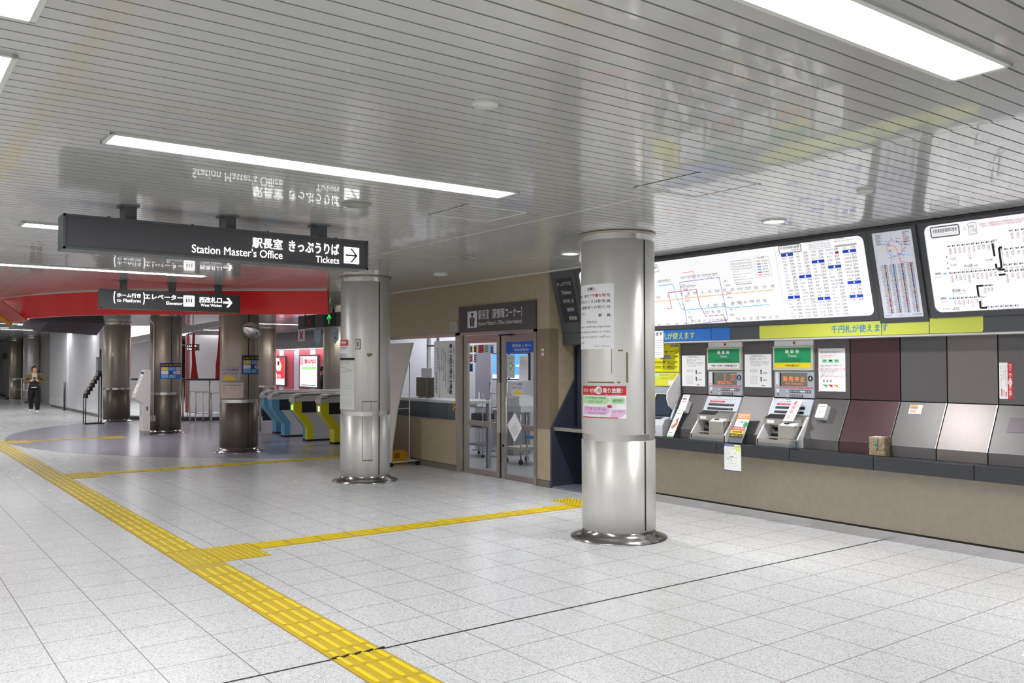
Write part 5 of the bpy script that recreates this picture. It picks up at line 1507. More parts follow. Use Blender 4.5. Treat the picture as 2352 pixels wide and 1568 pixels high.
def mana2(b, F, U, V, n):
    vv = mat('mana_violet', (96, 90, 160), .6)
    b.text(F, 'マナカ定期券', U(.06), U(.95), V(.70), V(.88), n, vv, res=1, bold=.03); b.text(F, '6:00～23:30', U(.1), U(.92), V(.44), V(.58), n, vv, res=1, bold=.02)
    b.fpoly(F, [(U(.5 + .3 * math.cos(a)), V(.02 + .34 * math.sin(a))) for a in [PI * i / 10 for i in range(11)]], n, mat('sun_yellow', (240, 205, 40), .6))
colpaper(C3, 'pass_poster', 'grey commuter pass poster with a yellow half sun on the mirror column', -.92, .04, 42, 1.305, 1.545, mat('notice_mauve', (186, 176, 174), .5), mana2)
def cream_(b, F, U, V, n):
    b.text(F, 'お知らせ 地下鉄定期券の発売', U(.1), U(.92), V(.80), V(.87), n, ink, res=1)
    for y in (.6, .45, .3): b.text(F, '営業時間', U(.12), U(.3), V(y), V(y + .06), n, inkgrey, res=1)
    b.text(F, '窓 口', U(.5), U(.75), V(.6), V(.66), n, inkgrey, res=1)
colpaper(C3, 'cream_notice', 'cream notice just above the band of the mirror column', -.92, .22, 42, .985, 1.265, mat('notice_cream', (214, 198, 184), .5), cream_, 'notice')

# convex mirror on the third column
t = thing('convex_mirror', 'round convex mirror fixed high on the bronze column', 'mirror', (5.45, 15.52, 2.2))
d = Vector((-.30, -.80, -.45)).normalized()
mc = CylFrame(*C3).P(.15, 2.205, .16)
up = Vector((.55, 0, .83)); up = (up - d * up.dot(d)).normalized(); sd = d.cross(up)
def mir(prof, mt, name):
    b = MB(); vs, fs = [], []
    for r, h_ in prof:
        for i in range(28):
            a = 2 * PI * i / 28
            vs.append(mc + sd * (r * math.cos(a)) + up * (r * .8 * math.sin(a)) + d * h_)
    for j in range(len(prof) - 1):
        for i in range(28):
            k = (i + 1) % 28
            fs.append((j * 28 + i, j * 28 + k, (j + 1) * 28 + k, (j + 1) * 28 + i))
    b.add(vs, fs, mt, True); b.build(name, t)
mir([(.17, 0), (.165, .012), (.13, .05), (.08, .075), (.03, .088), (.002, .09)], mat('mirror', lin=(.85, .85, .87), rough=.03, metal=1.0), 'mirror')
mir([(.17, 0), (.178, -.004), (.178, .014), (.165, .016)], mat('mirror_rim', (190, 190, 190), .3), 'rim')
b = MB(); b.tube([mc, CylFrame(*C3).P(.20, 2.205, 0)], .02, steel_dark); b.build('bracket', t)
b = MB(); F5 = CylFrame(*C5); b.fbox(F5, -.13, -.08, 1.83, 1.93, .001, .012, white); tag(b.build('wall_switch'), 'tiny white box on the column beside the brochure rack', 'switch')

# ================================================================ WHEELED CURVED PANEL AND YELLOW ROLL
t = thing('display_panel', 'curved white display panel on a castered frame between the second column and the ticket window', 'panel', (6.75, 12.6, 0))
b = MB()
pr = [(6.555, .07), (6.56, .25), (6.59, .48), (6.655, .885), (6.753, 1.29), (6.852, 1.63), (6.935, 1.93)]
wp = mat('panel_white', (220, 212, 208), .5, noise=.03, nscale=5)
vs = [(x, y, z) for x, z in pr for y in (12.0, 13.6)] + [(x + .018, y, z) for x, z in pr for y in (12.0, 13.6)]
k = len(pr)
fs = []
for i in range(k - 1):
    fs += [(2 * i, 2 * i + 1, 2 * i + 3, 2 * i + 2), (2 * k + 2 * i + 2, 2 * k + 2 * i + 3, 2 * k + 2 * i + 1, 2 * k + 2 * i), (2 * i, 2 * i + 2, 2 * k + 2 * i + 2, 2 * k + 2 * i)]
fs += [(2 * k - 2, 2 * k - 1, 4 * k - 1, 4 * k - 2)]
b.add(vs, fs, wp); b.build('panel', t)
b = MB(); pm = mat('panel_tube', (206, 204, 200), .35)
b.tube([(x - .004, 11.99, z) for x, z in pr], .013, pm)
b.tube([(6.872, 12.0, .075), (6.872, 12.0, 1.62)], .011, pm); b.tube([(6.54, 12.0, .075), (7.05, 12.0, .075)], .012, pm); b.tube([(6.54, 13.5, .075), (7.05, 13.5, .075)], .012, pm); b.tube([(6.872, 12.0, .9), (6.66, 12.0, .9)], .008, pm); b.tube([(7.0, 12, .075), (7.0, 13.5, .075)], .012, pm)
b.build('frame', t)
for x, y in ((6.555, 12.0), (7.02, 12.0), (6.555, 13.5), (7.02, 13.5)):
    b = MB()
    F = FY(y); b.fprism(F, [(x + .03 * math.cos(2 * PI * i / 14), .031 + .03 * math.sin(2 * PI * i / 14)) for i in range(14)], -.012, .012, rubber); b.fbox(F, x - .01, x + .01, .03, .075, -.016, .016, black); b.build('caster', t)
b = MB()
ym = mat('yellow_vinyl', (222, 166, 24), .45)
F = Frame((6.64, 12.35, 0), (1, 0, 0), (0, 0, 1))
prf = [(.0, .015), (.0, .17), (.03, .20), (.38, .20), (.405, .17), (.405, .015)]
b.fprism(Frame((6.62, 12.3, .0), (1, 0, 0), (0, 0, 1)), prf, 0, -.22, ym)
b.fbox(Frame((6.62, 12.3, .0), (1, 0, 0), (0, 0, 1)), .15, .24, .10, .18, 0, .012, mat('yellow_shadow', (150, 106, 20), .5))
b.fbox(Frame((6.62, 12.3, .0), (1, 0, 0), (0, 0, 1)), .02, .36, .198, .215, -.18, -.04, ym)
tag(b.build('yellow_case'), 'yellow plastic case on the floor behind the curved white panel', 'case')

# ================================================================ OFFICE INTERIOR
def box_thing(name, label, cat, parts, loc, group=None):
    t = thing(name, label, cat, loc, group)
    for nm, mt, boxes in parts:
        b = MB()
        for q in boxes: b.box(*q, mt)
        b.build(nm, t)
    return t
oc_b = mat('office_blue', (90, 150, 210), .45); off_w = mat('office_white', (222, 222, 224), .45); off_g = mat('office_grey', (150, 152, 156), .5)
box_thing('service_window_counter', 'dark counter front behind the ticket window glass', 'counter', [('front', mat('counter_slate', (96, 104, 112), .35), [(7.24, 7.3, 10.98, 14.48, .01, .99)]), ('top', off_w, [(7.23, 7.75, 10.98, 14.48, .99, 1.03)]), ('leg', off_g, [(7.68, 7.74, 11.0, 11.06, .007, .99), (7.68, 7.74, 14.4, 14.46, .007, .99)])], (7.4, 12, 0))
box_thing('brown_board', 'brown board standing behind the ticket window counter', 'board', [('board', mat('card_brown', (104, 90, 70), .7), [(7.60, 7.62, 12.44, 13.04, 1.045, 1.37)]), ('foot', off_g, [(7.55, 7.67, 12.6, 12.66, 1.03, 1.045), (7.55, 7.67, 12.84, 12.9, 1.03, 1.045)])], (7.6, 12.7, 1.03))
box_thing('paper_sign', 'white sign card above the brown board behind the ticket window', 'sign', [('card', paper, [(7.58, 7.585, 12.50, 12.83, 1.375, 1.525)]), ('stand', off_g, [(7.59, 7.598, 12.66, 12.68, 1.03, 1.5)])], (7.6, 12.66, 1.03))
b = MB(); b.box(8.0, 8.05, 13.30, 13.36, .007, 2.5, white); b.box(8.0, 8.04, 13.0, 13.03, .007, 2.5, off_g); b.box(8.0, 8.03, 13.0, 13.36, 1.9, 1.93, off_g); tag(b.build('partition_frame'), 'pale partition frame behind the ticket window', 'partition')
box_thing('office_partition', 'mauve grey office partition behind the left glass door', 'partition', [('panel', mat('partition_mauve', (196, 190, 208), .6), [(9.1, 9.14, 12.95, 13.45, .03, 1.95)]), ('foot', off_g, [(9.0, 9.24, 13.0, 13.05, .007, .03), (9.0, 9.24, 13.35, 13.4, .007, .03)])], (9.3, 13.4, 0))
box_thing('office_partition', 'low mauve partition at the right of the office seen through the right glass door', 'partition', [('panel', mat('partition_mauve', (196, 190, 208), .6), [(9.6, 9.64, 11.5, 12.2, .03, 1.85)]), ('foot', off_g, [(9.5, 9.74, 11.75, 11.8, .007, .03), (9.5, 9.74, 12.1, 12.15, .007, .03)])], (9.6, 12.1, 0))
scr = mat('screen_blue', (70, 140, 255), .4, emit=1.3); scr2 = mat('screen_cyan', (190, 230, 255), .4, emit=1.3)
for y0, y1, lb in ((13.08, 13.64, 'large lit blue monitor seen past the handles, right half'), (12.48, 13.06, 'large lit blue monitor seen past the handles, left half')):
    t = thing('monitor', lb, 'monitor', (9.6, y0, 1.30), 'monitors in the office')
    b = MB(); b.box(9.6, 9.65, y0, y1, 1.30, 1.80, black); b.build('case', t)
    b = MB(); b.frect(FX(9.6), -y1 + .02, -y0 - .02, 1.32, 1.78, .002, scr); b.frect(FX(9.6), -y1 + .02, -y0 - .02, 1.32, 1.40, .003, scr2); b.frect(FX(9.6), -y1 + .2, -y0 - .2, 1.55, 1.58, .003, scr2); b.build('screen', t)
    b = MB(); b.box(9.61, 9.64, (y0 + y1) / 2 - .03, (y0 + y1) / 2 + .03, .78, 1.30, off_g); b.box(9.52, 9.72, (y0 + y1) / 2 - .12, (y0 + y1) / 2 + .12, .765, .78, off_g); b.build('stand', t)
box_thing('office_desk', 'pale office desk under the lit monitors', 'desk', [('top', off_w, [(9.42, 10.2, 12.3, 14.0, .74, .765)]), ('panel', off_g, [(9.46, 9.48, 12.36, 13.94, .05, .74)]), ('leg', off_g, [(9.46, 9.5, 12.31, 12.35, .007, .74)]), ('leg', off_g, [(9.46, 9.5, 13.95, 13.99, .007, .74)]), ('leg', off_g, [(10.14, 10.18, 12.31, 12.35, .007, .74)]), ('leg', off_g, [(10.14, 10.18, 13.95, 13.99, .007, .74)])], (9.8, 13.1, 0))
t = thing('push_cart', 'pale two-shelf push cart behind the right glass door', 'cart', (8.5, 11.2, 0))
b = MB(); b.box(8.3, 8.75, 10.99, 11.43, .83, .93, off_w); b.build('drawer', t)
b = MB(); b.box(8.3, 8.75, 10.99, 11.43, .23, .27, mat('cart_beige', (206, 198, 184), .5)); b.build('shelf', t)
for x in (8.32, 8.73):
    for y in (11.02, 11.40):
        b = MB(); b.tube([(x, y, .09), (x, y, .835)], .012, steel_b); b.build('leg', t)
        b = MB(); b.lathe(x, y, [(.004, .007), (.03, .015), (.035, .045), (.03, .075), (.01, .09)], rubber, 10); b.build('caster', t)
b = MB(); b.box(8.34, 8.62, 11.08, 11.38, .931, 1.06, paper); b.box(8.36, 8.6, 11.1, 11.3, 1.06, 1.085, off_w); tag(b.build('paper_stack'), 'white paper bundle on the push cart', 'papers')
box_thing('folding_chair', 'light blue chair seen at the right edge of the right glass door', 'chair', [('backrest', oc_b, [(8.72, 8.75, 10.66, 10.95, .47, 1.0)]), ('seat', oc_b, [(8.35, 8.73, 10.66, 10.95, .43, .47)]), ('leg', steel_b, [(8.37, 8.39, 10.67, 10.69, .007, .43)]), ('leg', steel_b, [(8.37, 8.39, 10.92, 10.94, .007, .43)]), ('leg', steel_b, [(8.70, 8.72, 10.67, 10.69, .007, .43)]), ('leg', steel_b, [(8.70, 8.72, 10.92, 10.94, .007, .43)])], (8.5, 10.8, 0))
t = thing('trolley', 'grey wire trolley behind the left glass door', 'trolley', (8.5, 12.5, 0))
for z in (.20, .50, .85):
    b = MB(); b.box(8.4, 8.78, 12.2, 12.85, z, z + .018, off_g); b.build('shelf', t)
for x in (8.42, 8.76):
    for y in (12.22, 12.83):
        b = MB(); b.tube([(x, y, .06), (x, y, 1.1)], .01, steel_b); b.lathe(x, y, [(.004, .007), (.025, .012), (.028, .035), (.01, .06)], rubber, 8); b.build('leg', t)
b = MB(); b.box(8.46, 8.7, 12.45, 12.8, .869, .96, paper); b.box(8.48, 8.68, 12.5, 12.78, .96, .98, off_w); tag(b.build('paper_stack'), 'white papers on top of the wire trolley', 'papers')
b = MB(); b.box(8.44, 8.72, 12.3, 12.6, .519, .74, black); b.box(8.46, 8.70, 12.32, 12.58, .74, .75, off_g); tag(b.build('black_crate'), 'black crate on the wire trolley', 'crate')
box_thing('white_box', 'white appliance box on a stand beside the left door handle', 'box', [('body', off_w, [(9.0, 9.35, 12.15, 12.6, .9, 1.3)]), ('stand', off_g, [(9.05, 9.3, 12.2, 12.55, .007, .9)])], (9.2, 12.4, 0))
box_thing('filing_cabinet', 'pale blue grey cabinet at the back of the office', 'cabinet', [('body', mat('cab_blue', (206, 214, 220), .45), [(10.92, 11.45, 10.6, 12.9, .007, 2.1)]), ('door', mat('cab_blue2', (214, 220, 226), .45), [(10.9, 10.92, 10.63, 11.72, .05, 2.05)]), ('door', mat('cab_blue2', (214, 220, 226), .45), [(10.9, 10.92, 11.78, 12.87, .05, 2.05)])], (11.2, 11.8, 0))
# ================================================================ RED CANOPY OVER THE GATE AREA
def smooth_curve(P, n):
    out = []
    for i in range(len(P) - 1):
        p0, p1, p2, p3 = P[max(i - 1, 0)], P[i], P[i + 1], P[min(i + 2, len(P) - 1)]
        for k in range(n):
            t_ = k / n
            out.append(tuple(0.5 * (2 * p1[j] + (p2[j] - p0[j]) * t_ + (2 * p0[j] - 5 * p1[j] + 4 * p2[j] - p3[j]) * t_ ** 2 + (3 * p1[j] - p0[j] - 3 * p2[j] + p3[j]) * t_ ** 3) for j in range(2)))
    out.append(tuple(P[-1][:2]))
    return out
red_c = mat('canopy_red', (236, 16, 26), .42, coat=.2)
t = thing('ceiling_canopy', 'curved red fascia hanging from the ceiling round the ticket gate area', 'canopy', (3.9, 15, 2.4))
cur = smooth_curve([(1.2, 21.6), (1.55, 19.8), (1.93, 18.1), (2.42, 16.35), (3.02, 15.25), (3.9, 14.4), (4.85, 13.72), (5.9, 12.93)], 6)
def strip(b, cur, zt, zb, thick, mt):
    k = len(cur); vs = []
    for i, (x, y) in enumerate(cur):
        a, c_ = cur[max(i - 1, 0)], cur[min(i + 1, k - 1)]
        L = math.hypot(c_[0] - a[0], c_[1] - a[1]); nx, ny = -(c_[1] - a[1]) / L, (c_[0] - a[0]) / L
        if nx < 0: nx, ny = -nx, -ny
        zbb = zb(i / (k - 1)) if callable(zb) else zb
        vs += [(x, y, zt), (x + .03, y + .03, zbb), (x + nx * thick, y + ny * thick, zbb), (x + nx * thick, y + ny * thick, zt)]
    fs = []
    for i in range(k - 1):
        for j in range(4):
            fs.append((i * 4 + j, i * 4 + 4 + j, i * 4 + 4 + (j + 1) % 4, i * 4 + (j + 1) % 4))
    fs += [(3, 2, 1, 0), (k * 4 - 4, k * 4 - 3, k * 4 - 2, k * 4 - 1)]
    b.add(vs, fs, mt)
b = MB(); strip(b, cur, ZC - .004, 2.395, .16, red_c); b.build('red_fascia', t)
b = MB(); strip(b, [(x - .015, y - .015) for x, y in cur], ZC - .001, ZC - .02, .02, trim_white); b.build('top_trim', t)
def fin(pts, off, mt, name):
    b = MB()
    k = len(pts); o = Vector(off)
    vs = [Vector(p) for p in pts] + [Vector(p) + o for p in pts]
    b.add(vs, [tuple(range(k)), tuple(reversed(range(k, 2 * k)))] + [(i, k + i, k + (i + 1) % k, (i + 1) % k) for i in range(k)], mt)
    return b.build(name, t)
fin([(1.66, 17.6, ZC - .01), (1.873, 17.45, 2.70), (2.245, 17.2, 2.365), (2.013, 17.35, 2.32), (1.5, 17.7, 2.62)], (.03, .05, 0), mat('canopy_pink', (226, 132, 126), .45), 'pink_fin')
fin([(1.694, 17.3, 2.558), (1.847, 17.2, 2.43), (1.987, 17.1, 2.295), (1.958, 17.12, 2.25), (1.848, 17.2, 2.34), (1.6, 17.35, 2.46)], (.03, .05, 0), mat('canopy_orange', (226, 150, 30), .45), 'orange_fin')
t = thing('dark_canopy', 'dark grey folded canopy panels below the left end of the red fascia', 'canopy', (3.5, 21, 2.3))
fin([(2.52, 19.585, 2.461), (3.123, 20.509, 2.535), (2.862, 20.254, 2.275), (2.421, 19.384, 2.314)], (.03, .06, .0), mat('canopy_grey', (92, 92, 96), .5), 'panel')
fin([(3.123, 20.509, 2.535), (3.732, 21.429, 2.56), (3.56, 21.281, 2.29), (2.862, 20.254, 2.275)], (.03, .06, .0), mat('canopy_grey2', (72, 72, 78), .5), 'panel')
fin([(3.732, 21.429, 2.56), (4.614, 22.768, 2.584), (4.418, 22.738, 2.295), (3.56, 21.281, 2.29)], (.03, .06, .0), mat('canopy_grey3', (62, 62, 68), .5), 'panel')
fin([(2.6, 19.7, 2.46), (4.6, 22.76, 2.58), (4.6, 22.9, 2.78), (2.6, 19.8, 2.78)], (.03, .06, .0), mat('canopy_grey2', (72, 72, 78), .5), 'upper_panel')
for x, y, lb in ((3.6, 17.6, 'small lit downlight behind the red fascia at its left'), (4.55, 19.5, 'small lit downlight behind the red fascia under the elevator sign')):
    dup(D0, (x, y, ZC), lb)

# ================================================================ TICKET GATES
gblue, gyel = mat('gate_blue', (96, 160, 196), .45), mat('gate_yellow', (222, 216, 34), .45)
gblack = mat('gate_black', (34, 38, 48), .25)
gsteel = mat('gate_steel', lin=(.76, .76, .76), rough=.33, metal=.55)
def gate(x, y, side, front, lit, label):
    t = thing('ticket_gate', label, 'ticket gate', (x, y, 0), 'row of ticket gates')
    w = .21
    F = Frame((x, y, 0), (1, 0, 0), (0, 0, 1))
    b = MB(); b.fprism(F, [(.10, .04), (1.9, .04), (1.9, .85), (-.24, .85), (-.24, .64), (.10, .31)], 0, -w, gsteel); b.build('body', t)
    b = MB(); b.fprism(F, [(.0, .0), (1.92, .0), (1.92, .042), (.0, .042)], .012, -w - .012, black); b.build('base', t)
    b = MB(); cap = [(-.29, .85), (-.29, .68), (-.26, .61), (0, .29), (0, .042), (.13, .042), (.13, .33), (-.06, .58), (-.06, .85)]
    b.fprism(F, cap, .006, -w * .5, side); b.fprism(F, cap, -w * .5, -w - .006, front); b.build('end_cap', t)
    b = MB(); b.fprism(F, [(-.12, .60), (.22, .60), (.26, .64), (.26, .83), (-.12, .83)], .0, .009, gblack); b.build('reader_panel', t)
    b = MB(); b.fprism(F, [(-.31, .83), (-.305, .90), (-.27, .955), (-.21, .985), (-.12, 1.0), (1.9, 1.0), (1.92, .985), (1.92, .845)], .02, -w - .02, gsteel); b.build('hood', t)
    b = MB(); b.fprism(F, [(-.16, .955), (1.2, .955), (1.2, .972), (-.12, .972)], .0195, .022, black); b.fprism(F, [(-.28, .90), (-.1, .935), (-.1, .945), (-.285, .915)], .0195, .023, black); b.build('slot', t)
    if lit:
        b = MB(); Fa = Frame((x - .2945, y, 0), (0, -1, 0), (0, 0, 1)); b.frect(Fa, -.13, -.05, .66, .76, .0005, mat('gate_lamp_' + lit, (170, 240, 60) if lit == 'g' else (190, 205, 255), .5, emit=1.5)); b.build('arrow_lamp', t)
    return t
gate(7.60, 19.40, gblue, gblue, None, 'blue-ended ticket gate, farthest of the row beside the mirror column')
gate(7.38, 18.34, gblue, gblue, None, 'blue-ended ticket gate, second from the mirror column')
gate(7.35, 17.05, gyel, gblue, 'g', 'ticket gate with a yellow side and blue front, third from the mirror column')
gate(7.53, 16.14, gyel, gyel, 'w', 'yellow-ended ticket gate nearest to the second steel column')
# barrier beyond the gates
t = thing('gate_flap', 'small grey flap post to the left of the blue gates', 'barrier', (7.7, 20.3, 0))
b = MB(); b.tube([(7.6, 20.4, .003), (7.6, 20.4, .85)], .025, steel_dark); b.tube([(7.6, 20.4, .85), (8.4, 20.4, .85)], .025, gsteel); b.tube([(8.4, 20.4, .003), (8.4, 20.4, .85)], .025, steel_dark); b.build('frame', t)
b = MB(); b.box(7.66, 8.34, 20.39, 20.41, .25, .75, gblack); b.build('flap', t)

# overhead gate sign band
t = thing('gate_sign', 'dark overhead sign band above the ticket gates with a red cross and a green arrow', 'sign', (8.1, 18, 2.42))
Fg = FX(8.0)
b = MB(); b.fbox(Fg, -19.1, -15.6, 2.405, 2.70, -.18, 0, mat('gate_sign_black', (84, 86, 86), .4)); b.build('housing', t)
for u0, u1 in ((-18.75, -18.2), (-17.7, -17.1), (-16.7, -16.2)):
    b = MB(); b.fbox(Fg, u0, u1, 2.42, 2.69, .001, .006, mat('gate_sign_dark', (18, 24, 22), .3)); b.build('screen', t)
def bar(p, q, w, mt, n):
    dx, dy = q[0] - p[0], q[1] - p[1]; L = math.hypot(dx, dy); nx, ny = -dy / L * w / 2, dx / L * w / 2
    b.fpoly(Fg, [(p[0] - nx, p[1] - ny), (q[0] - nx, q[1] - ny), (q[0] + nx, q[1] + ny), (p[0] + nx, p[1] + ny)], n, mt)
b = MB()
rx = mat('led_red_dim', (120, 30, 30), .5, emit=.2); ga = mat('led_green', (50, 220, 90), .5, emit=.9)
bar((-18.6, 2.47), (-18.36, 2.64), .04, rx, .0075); bar((-18.36, 2.47), (-18.6, 2.64), .04, rx, .0082)
b.build('cross_lamp', t)
b = MB()
bar((-17.42, 2.46), (-17.42, 2.66), .035, ga, .0075); bar((-17.42, 2.66), (-17.52, 2.57), .035, ga, .0082); bar((-17.42, 2.66), (-17.32, 2.57), .035, ga, .0082)
b.build('arrow_lamp', t)
for y in (18.9, 17.4, 15.9):
    b = MB(); b.tube([(8.09, y, 2.70), (8.09, y, ZC)], .02, black); b.build('hanger', t)
b = MB(); Fx2 = FX(7.98); b.fbox(Fx2, -19.05, -18.67, 2.12, 2.385, 0, .006, paper)
def bar2(p, q, w, mt, n):
    dx, dy = q[0] - p[0], q[1] - p[1]; L = math.hypot(dx, dy); nx, ny = -dy / L * w / 2, dx / L * w / 2
    b.fpoly(Fx2, [(p[0] - nx, p[1] - ny), (q[0] - nx, q[1] - ny), (q[0] + nx, q[1] + ny), (p[0] + nx, p[1] + ny)], n, mt)
bar2((-18.95, 2.16), (-18.77, 2.35), .05, red_ink, .007); bar2((-18.77, 2.16), (-18.95, 2.35), .05, red_ink, .0078)
tag(b.build('cross_sign'), 'white card with a red cross hanging under the overhead gate sign', 'sign')
def pennant(F, u0, u1, z1, z0, label, deco):
    b = MB(); zm = z0 + (z1 - z0) * .3
    b.fprism(F, [(u0, z1), (u0, zm), ((u0 + u1) / 2, z0), (u1, zm), (u1, z1)], 0, .004, mat('pennant_blue', (186, 216, 228), .5)); b.tube([F.P((u0 + u1) / 2, z1 - .01, .002), F.P((u0 + u1) / 2, ZC - .001, .002)], .004, black, 5)
    if deco:
        b.text(F, 'のりば', u0 + .03, u1 - .03, z1 - .16, z1 - .08, .005, blue_ink, res=1); b.frect(F, u0 + .06, u1 - .06, zm + .02, zm + .05, .005, red_ink)
    tag(b.build('pennant'), label, 'pennant')
pennant(Frame((8.578, 19.516, 0), (.8, -.6, 0), (0, 0, 1)), 0, .155, 2.42, 2.055, 'plain pale blue pointed pennant under the gate sign', False)
pennant(Frame((8.912, 19.269, 0), (.8, -.6, 0), (0, 0, 1)), 0, .165, 2.455, 2.08, 'pale blue pointed pennant with marks beside the second steel column', True)
L2 = fluor(10.6, 13.0, 24.0, 24.2, 'lit strip light in the paid area seen above the gates')

# red striped poster wall in the paid area
wred = mat('wall_red', (168, 62, 78), .45); wgrey = mat('wall_stripe_grey', (176, 170, 184), .45)
b = MB()
y = 24.0
k = 0
while y < 40:
    b.box(13.0, 13.12, y, y + 1.03, 0, 2.2, wred); b.box(13.0, 13.12, y + 1.03, y + 1.48, 0, 2.2, wgrey)
    y += 1.48
struct(b, 'wall_posters')
b = MB(); b.box(12.6, 13.12, 24, 40, 2.2, ZC, mat('soffit_dark', (58, 54, 60), .4)); struct(b, 'trim_5')
t = thing('cove_light', 'long concealed strip light along the top of the red striped wall', 'light', (12.9, 32, 2.17))
b = MB(); b.box(12.78, 12.9, 24.1, 39.9, 2.17, 2.199, trim_white); b.build('housing', t)
b = MB(); b.frect(Frame((0, 0, 2.169), (1, 0, 0), (0, -1, 0)), 12.785, 12.895, -39.9, -24.1, 0, mat('cove_glow', (255, 250, 250), emit=14)); b.build('tube', t)
def lightbox(y0, y1, z0, z1, label, deco):
    t = thing('lit_poster', label, 'poster', (12.97, (y0 + y1) / 2, z0), 'backlit posters on the red striped wall')
    F = FX(12.93)
    b = MB(); b.fbox(F, -y1, -y0, z0, z1, -.07, 0, mat('lightbox_frame', (74, 66, 66), .4)); b.build('frame', t)
    b = MB(); U = lambda x: -y1 + .07 + x * (y1 - y0 - .14); V = lambda v: z0 + .06 + v * (z1 - z0 - .12)
    b.frect(F, U(0), U(1), V(0), V(1), .002, mat('lightbox_white', (255, 250, 250), .4, emit=1.0)); deco(b, F, U, V); b.build('face', t)
lr = mat('lightbox_red', (226, 40, 56), .4, emit=.7); lp = mat('lightbox_pink', (244, 150, 160), .4, emit=.7); lg = mat('lightbox_green', (150, 226, 130), .4, emit=.7); lsk = mat('lightbox_skin', (250, 214, 196), .4, emit=.7)
def pA(b, F, U, V):
    b.frect(F, U(0), U(1), V(.22), V(1), .004, lr); b.fpoly(F, [(U(.35), V(.98)), (U(.6), V(.98)), (U(.8), V(.7)), (U(.7), V(.5)), (U(.45), V(.5)), (U(.3), V(.75))], .006, lsk); b.fpoly(F, [(U(.5), V(.88)), (U(.64), V(.86)), (U(.62), V(.72)), (U(.48), V(.72))], .007, ink)
    b.frect(F, U(.05), U(.45), V(.25), V(.42), .006, lit_board); b.frect(F, U(.5), U(.75), V(.26), V(.38), .006, lp)
lightbox(32.1, 33.6, .76, 1.93, 'backlit red advertising poster on the striped wall beside the mirror column', pA)
def pB(b, F, U, V):
    b.frect(F, U(0), U(.22), V(.72), V(.98), .004, lp); b.text(F, '眼科内科', U(.28), U(.95), V(.74), V(.92), .004, lr, bold=.06, res=2); b.frect(F, U(.26), U(.97), V(.95), V(.97), .004, lp)
    b.frect(F, U(.1), U(.98), V(.56), V(.66), .004, lg)
    for k in range(4): b.frect(F, U(.1), U(.9), V(.2 + .08 * k), V(.215 + .08 * k), .004, lp)
    b.frect(F, U(.05), U(.95), V(.03), V(.06), .004, inkgrey)
lightbox(29.1, 30.75, .74, 1.95, 'backlit white poster with a pink heading and green bar on the striped wall', pB)

# ================================================================ PAID AREA BEHIND THE BRONZE COLUMNS
b = MB(); b.box(8.75, 9.95, 30.0, 30.1, 0, 2.6, mat('wall_white_gloss', (214, 214, 216), .25)); b.box(8.62, 8.72, 29.985, 30.1, 0, 2.6, mat('stripe_dark_red', (140, 58, 66), .45)); b.box(9.95, 10.2, 30.05, 30.15, 0, 2.6, mat('wall_grey2', (150, 148, 150), .4)); struct(b, 'wall_stair')
b = MB(); b.box(6.2, 12.0, 43.0, 43.2, 0, ZC, mat('wall_white_gloss', (214, 214, 216), .25)); struct(b, 'wall_paid_far')
b = MB()
b.fprism(FC(ZC), [(x, -y) for x, y in ((6.55, 28.67), (7.04, 28.3), (8.06, 28.67), (8.55, 29.1), (9.45, 32.1), (10.48, 37.3), (10.24, 41.1), (9.54, 41.7))], .001, .006, mat('luminous_ceiling', (255, 255, 255), .5, emit=2.6))
tag(b.build('luminous_ceiling_panel'), 'bright glowing ceiling panel between the bronze columns far behind', 'ceiling light')
b = MB()
A, B_ = Vector((5.25, 22.9, 0)), Vector((7.1, 21.55, 0))
fz = [(A, 2.12, 2.27), (B_, 2.57, 2.71)]
o = Vector((.12, .18, 0))
vs = []
for P_0, z0, z1 in fz:
    vs += [(P_0.x, P_0.y, z0), (P_0.x, P_0.y, z1), (P_0.x + o.x, P_0.y + o.y, z1), (P_0.x + o.x, P_0.y + o.y, z0)]
b.add(vs, [(0, 1, 2, 3), (7, 6, 5, 4), (0, 4, 5, 1), (1, 5, 6, 2), (2, 6, 7, 3), (3, 7, 4, 0)], mat('beam_white', (236, 234, 230), .4))
struct(b, 'trim_6')
# glass balustrade with a black handrail
t = thing('glass_balustrade', 'glass balustrade with a dark handrail behind the bronze columns', 'railing', (7.6, 25.6, 0))
path = [(6.2, 27.2), (6.7, 26.4), (7.1, 25.75), (7.55, 25.35), (8.1, 25.0), (8.6, 24.85)]
pc = smooth_curve(path, 5)
b = MB(); b.tube([(x, y, 1.17) for x, y in pc], .03, mat('handrail_dark', (60, 60, 62), .2)); b.build('handrail', t)
b = MB()
for (x0, y0), (x1, y1) in zip(pc, pc[1:]):
    b.add([(x0, y0, .12), (x1, y1, .12), (x1, y1, 1.12), (x0, y0, 1.12)], [(0, 1, 2, 3)], glass)
b.build('glass', t)
b = MB(); b.tube([(x, y, .06) for x, y in pc], .06, mat('kerb_dark', (74, 70, 70), .5), seg=6); b.build('kerb', t)
for i in range(0, len(pc), 6):
    b = MB(); b.tube([(*pc[i], .05), (*pc[i], 1.17)], .022, steel_dark); b.build('post', t)
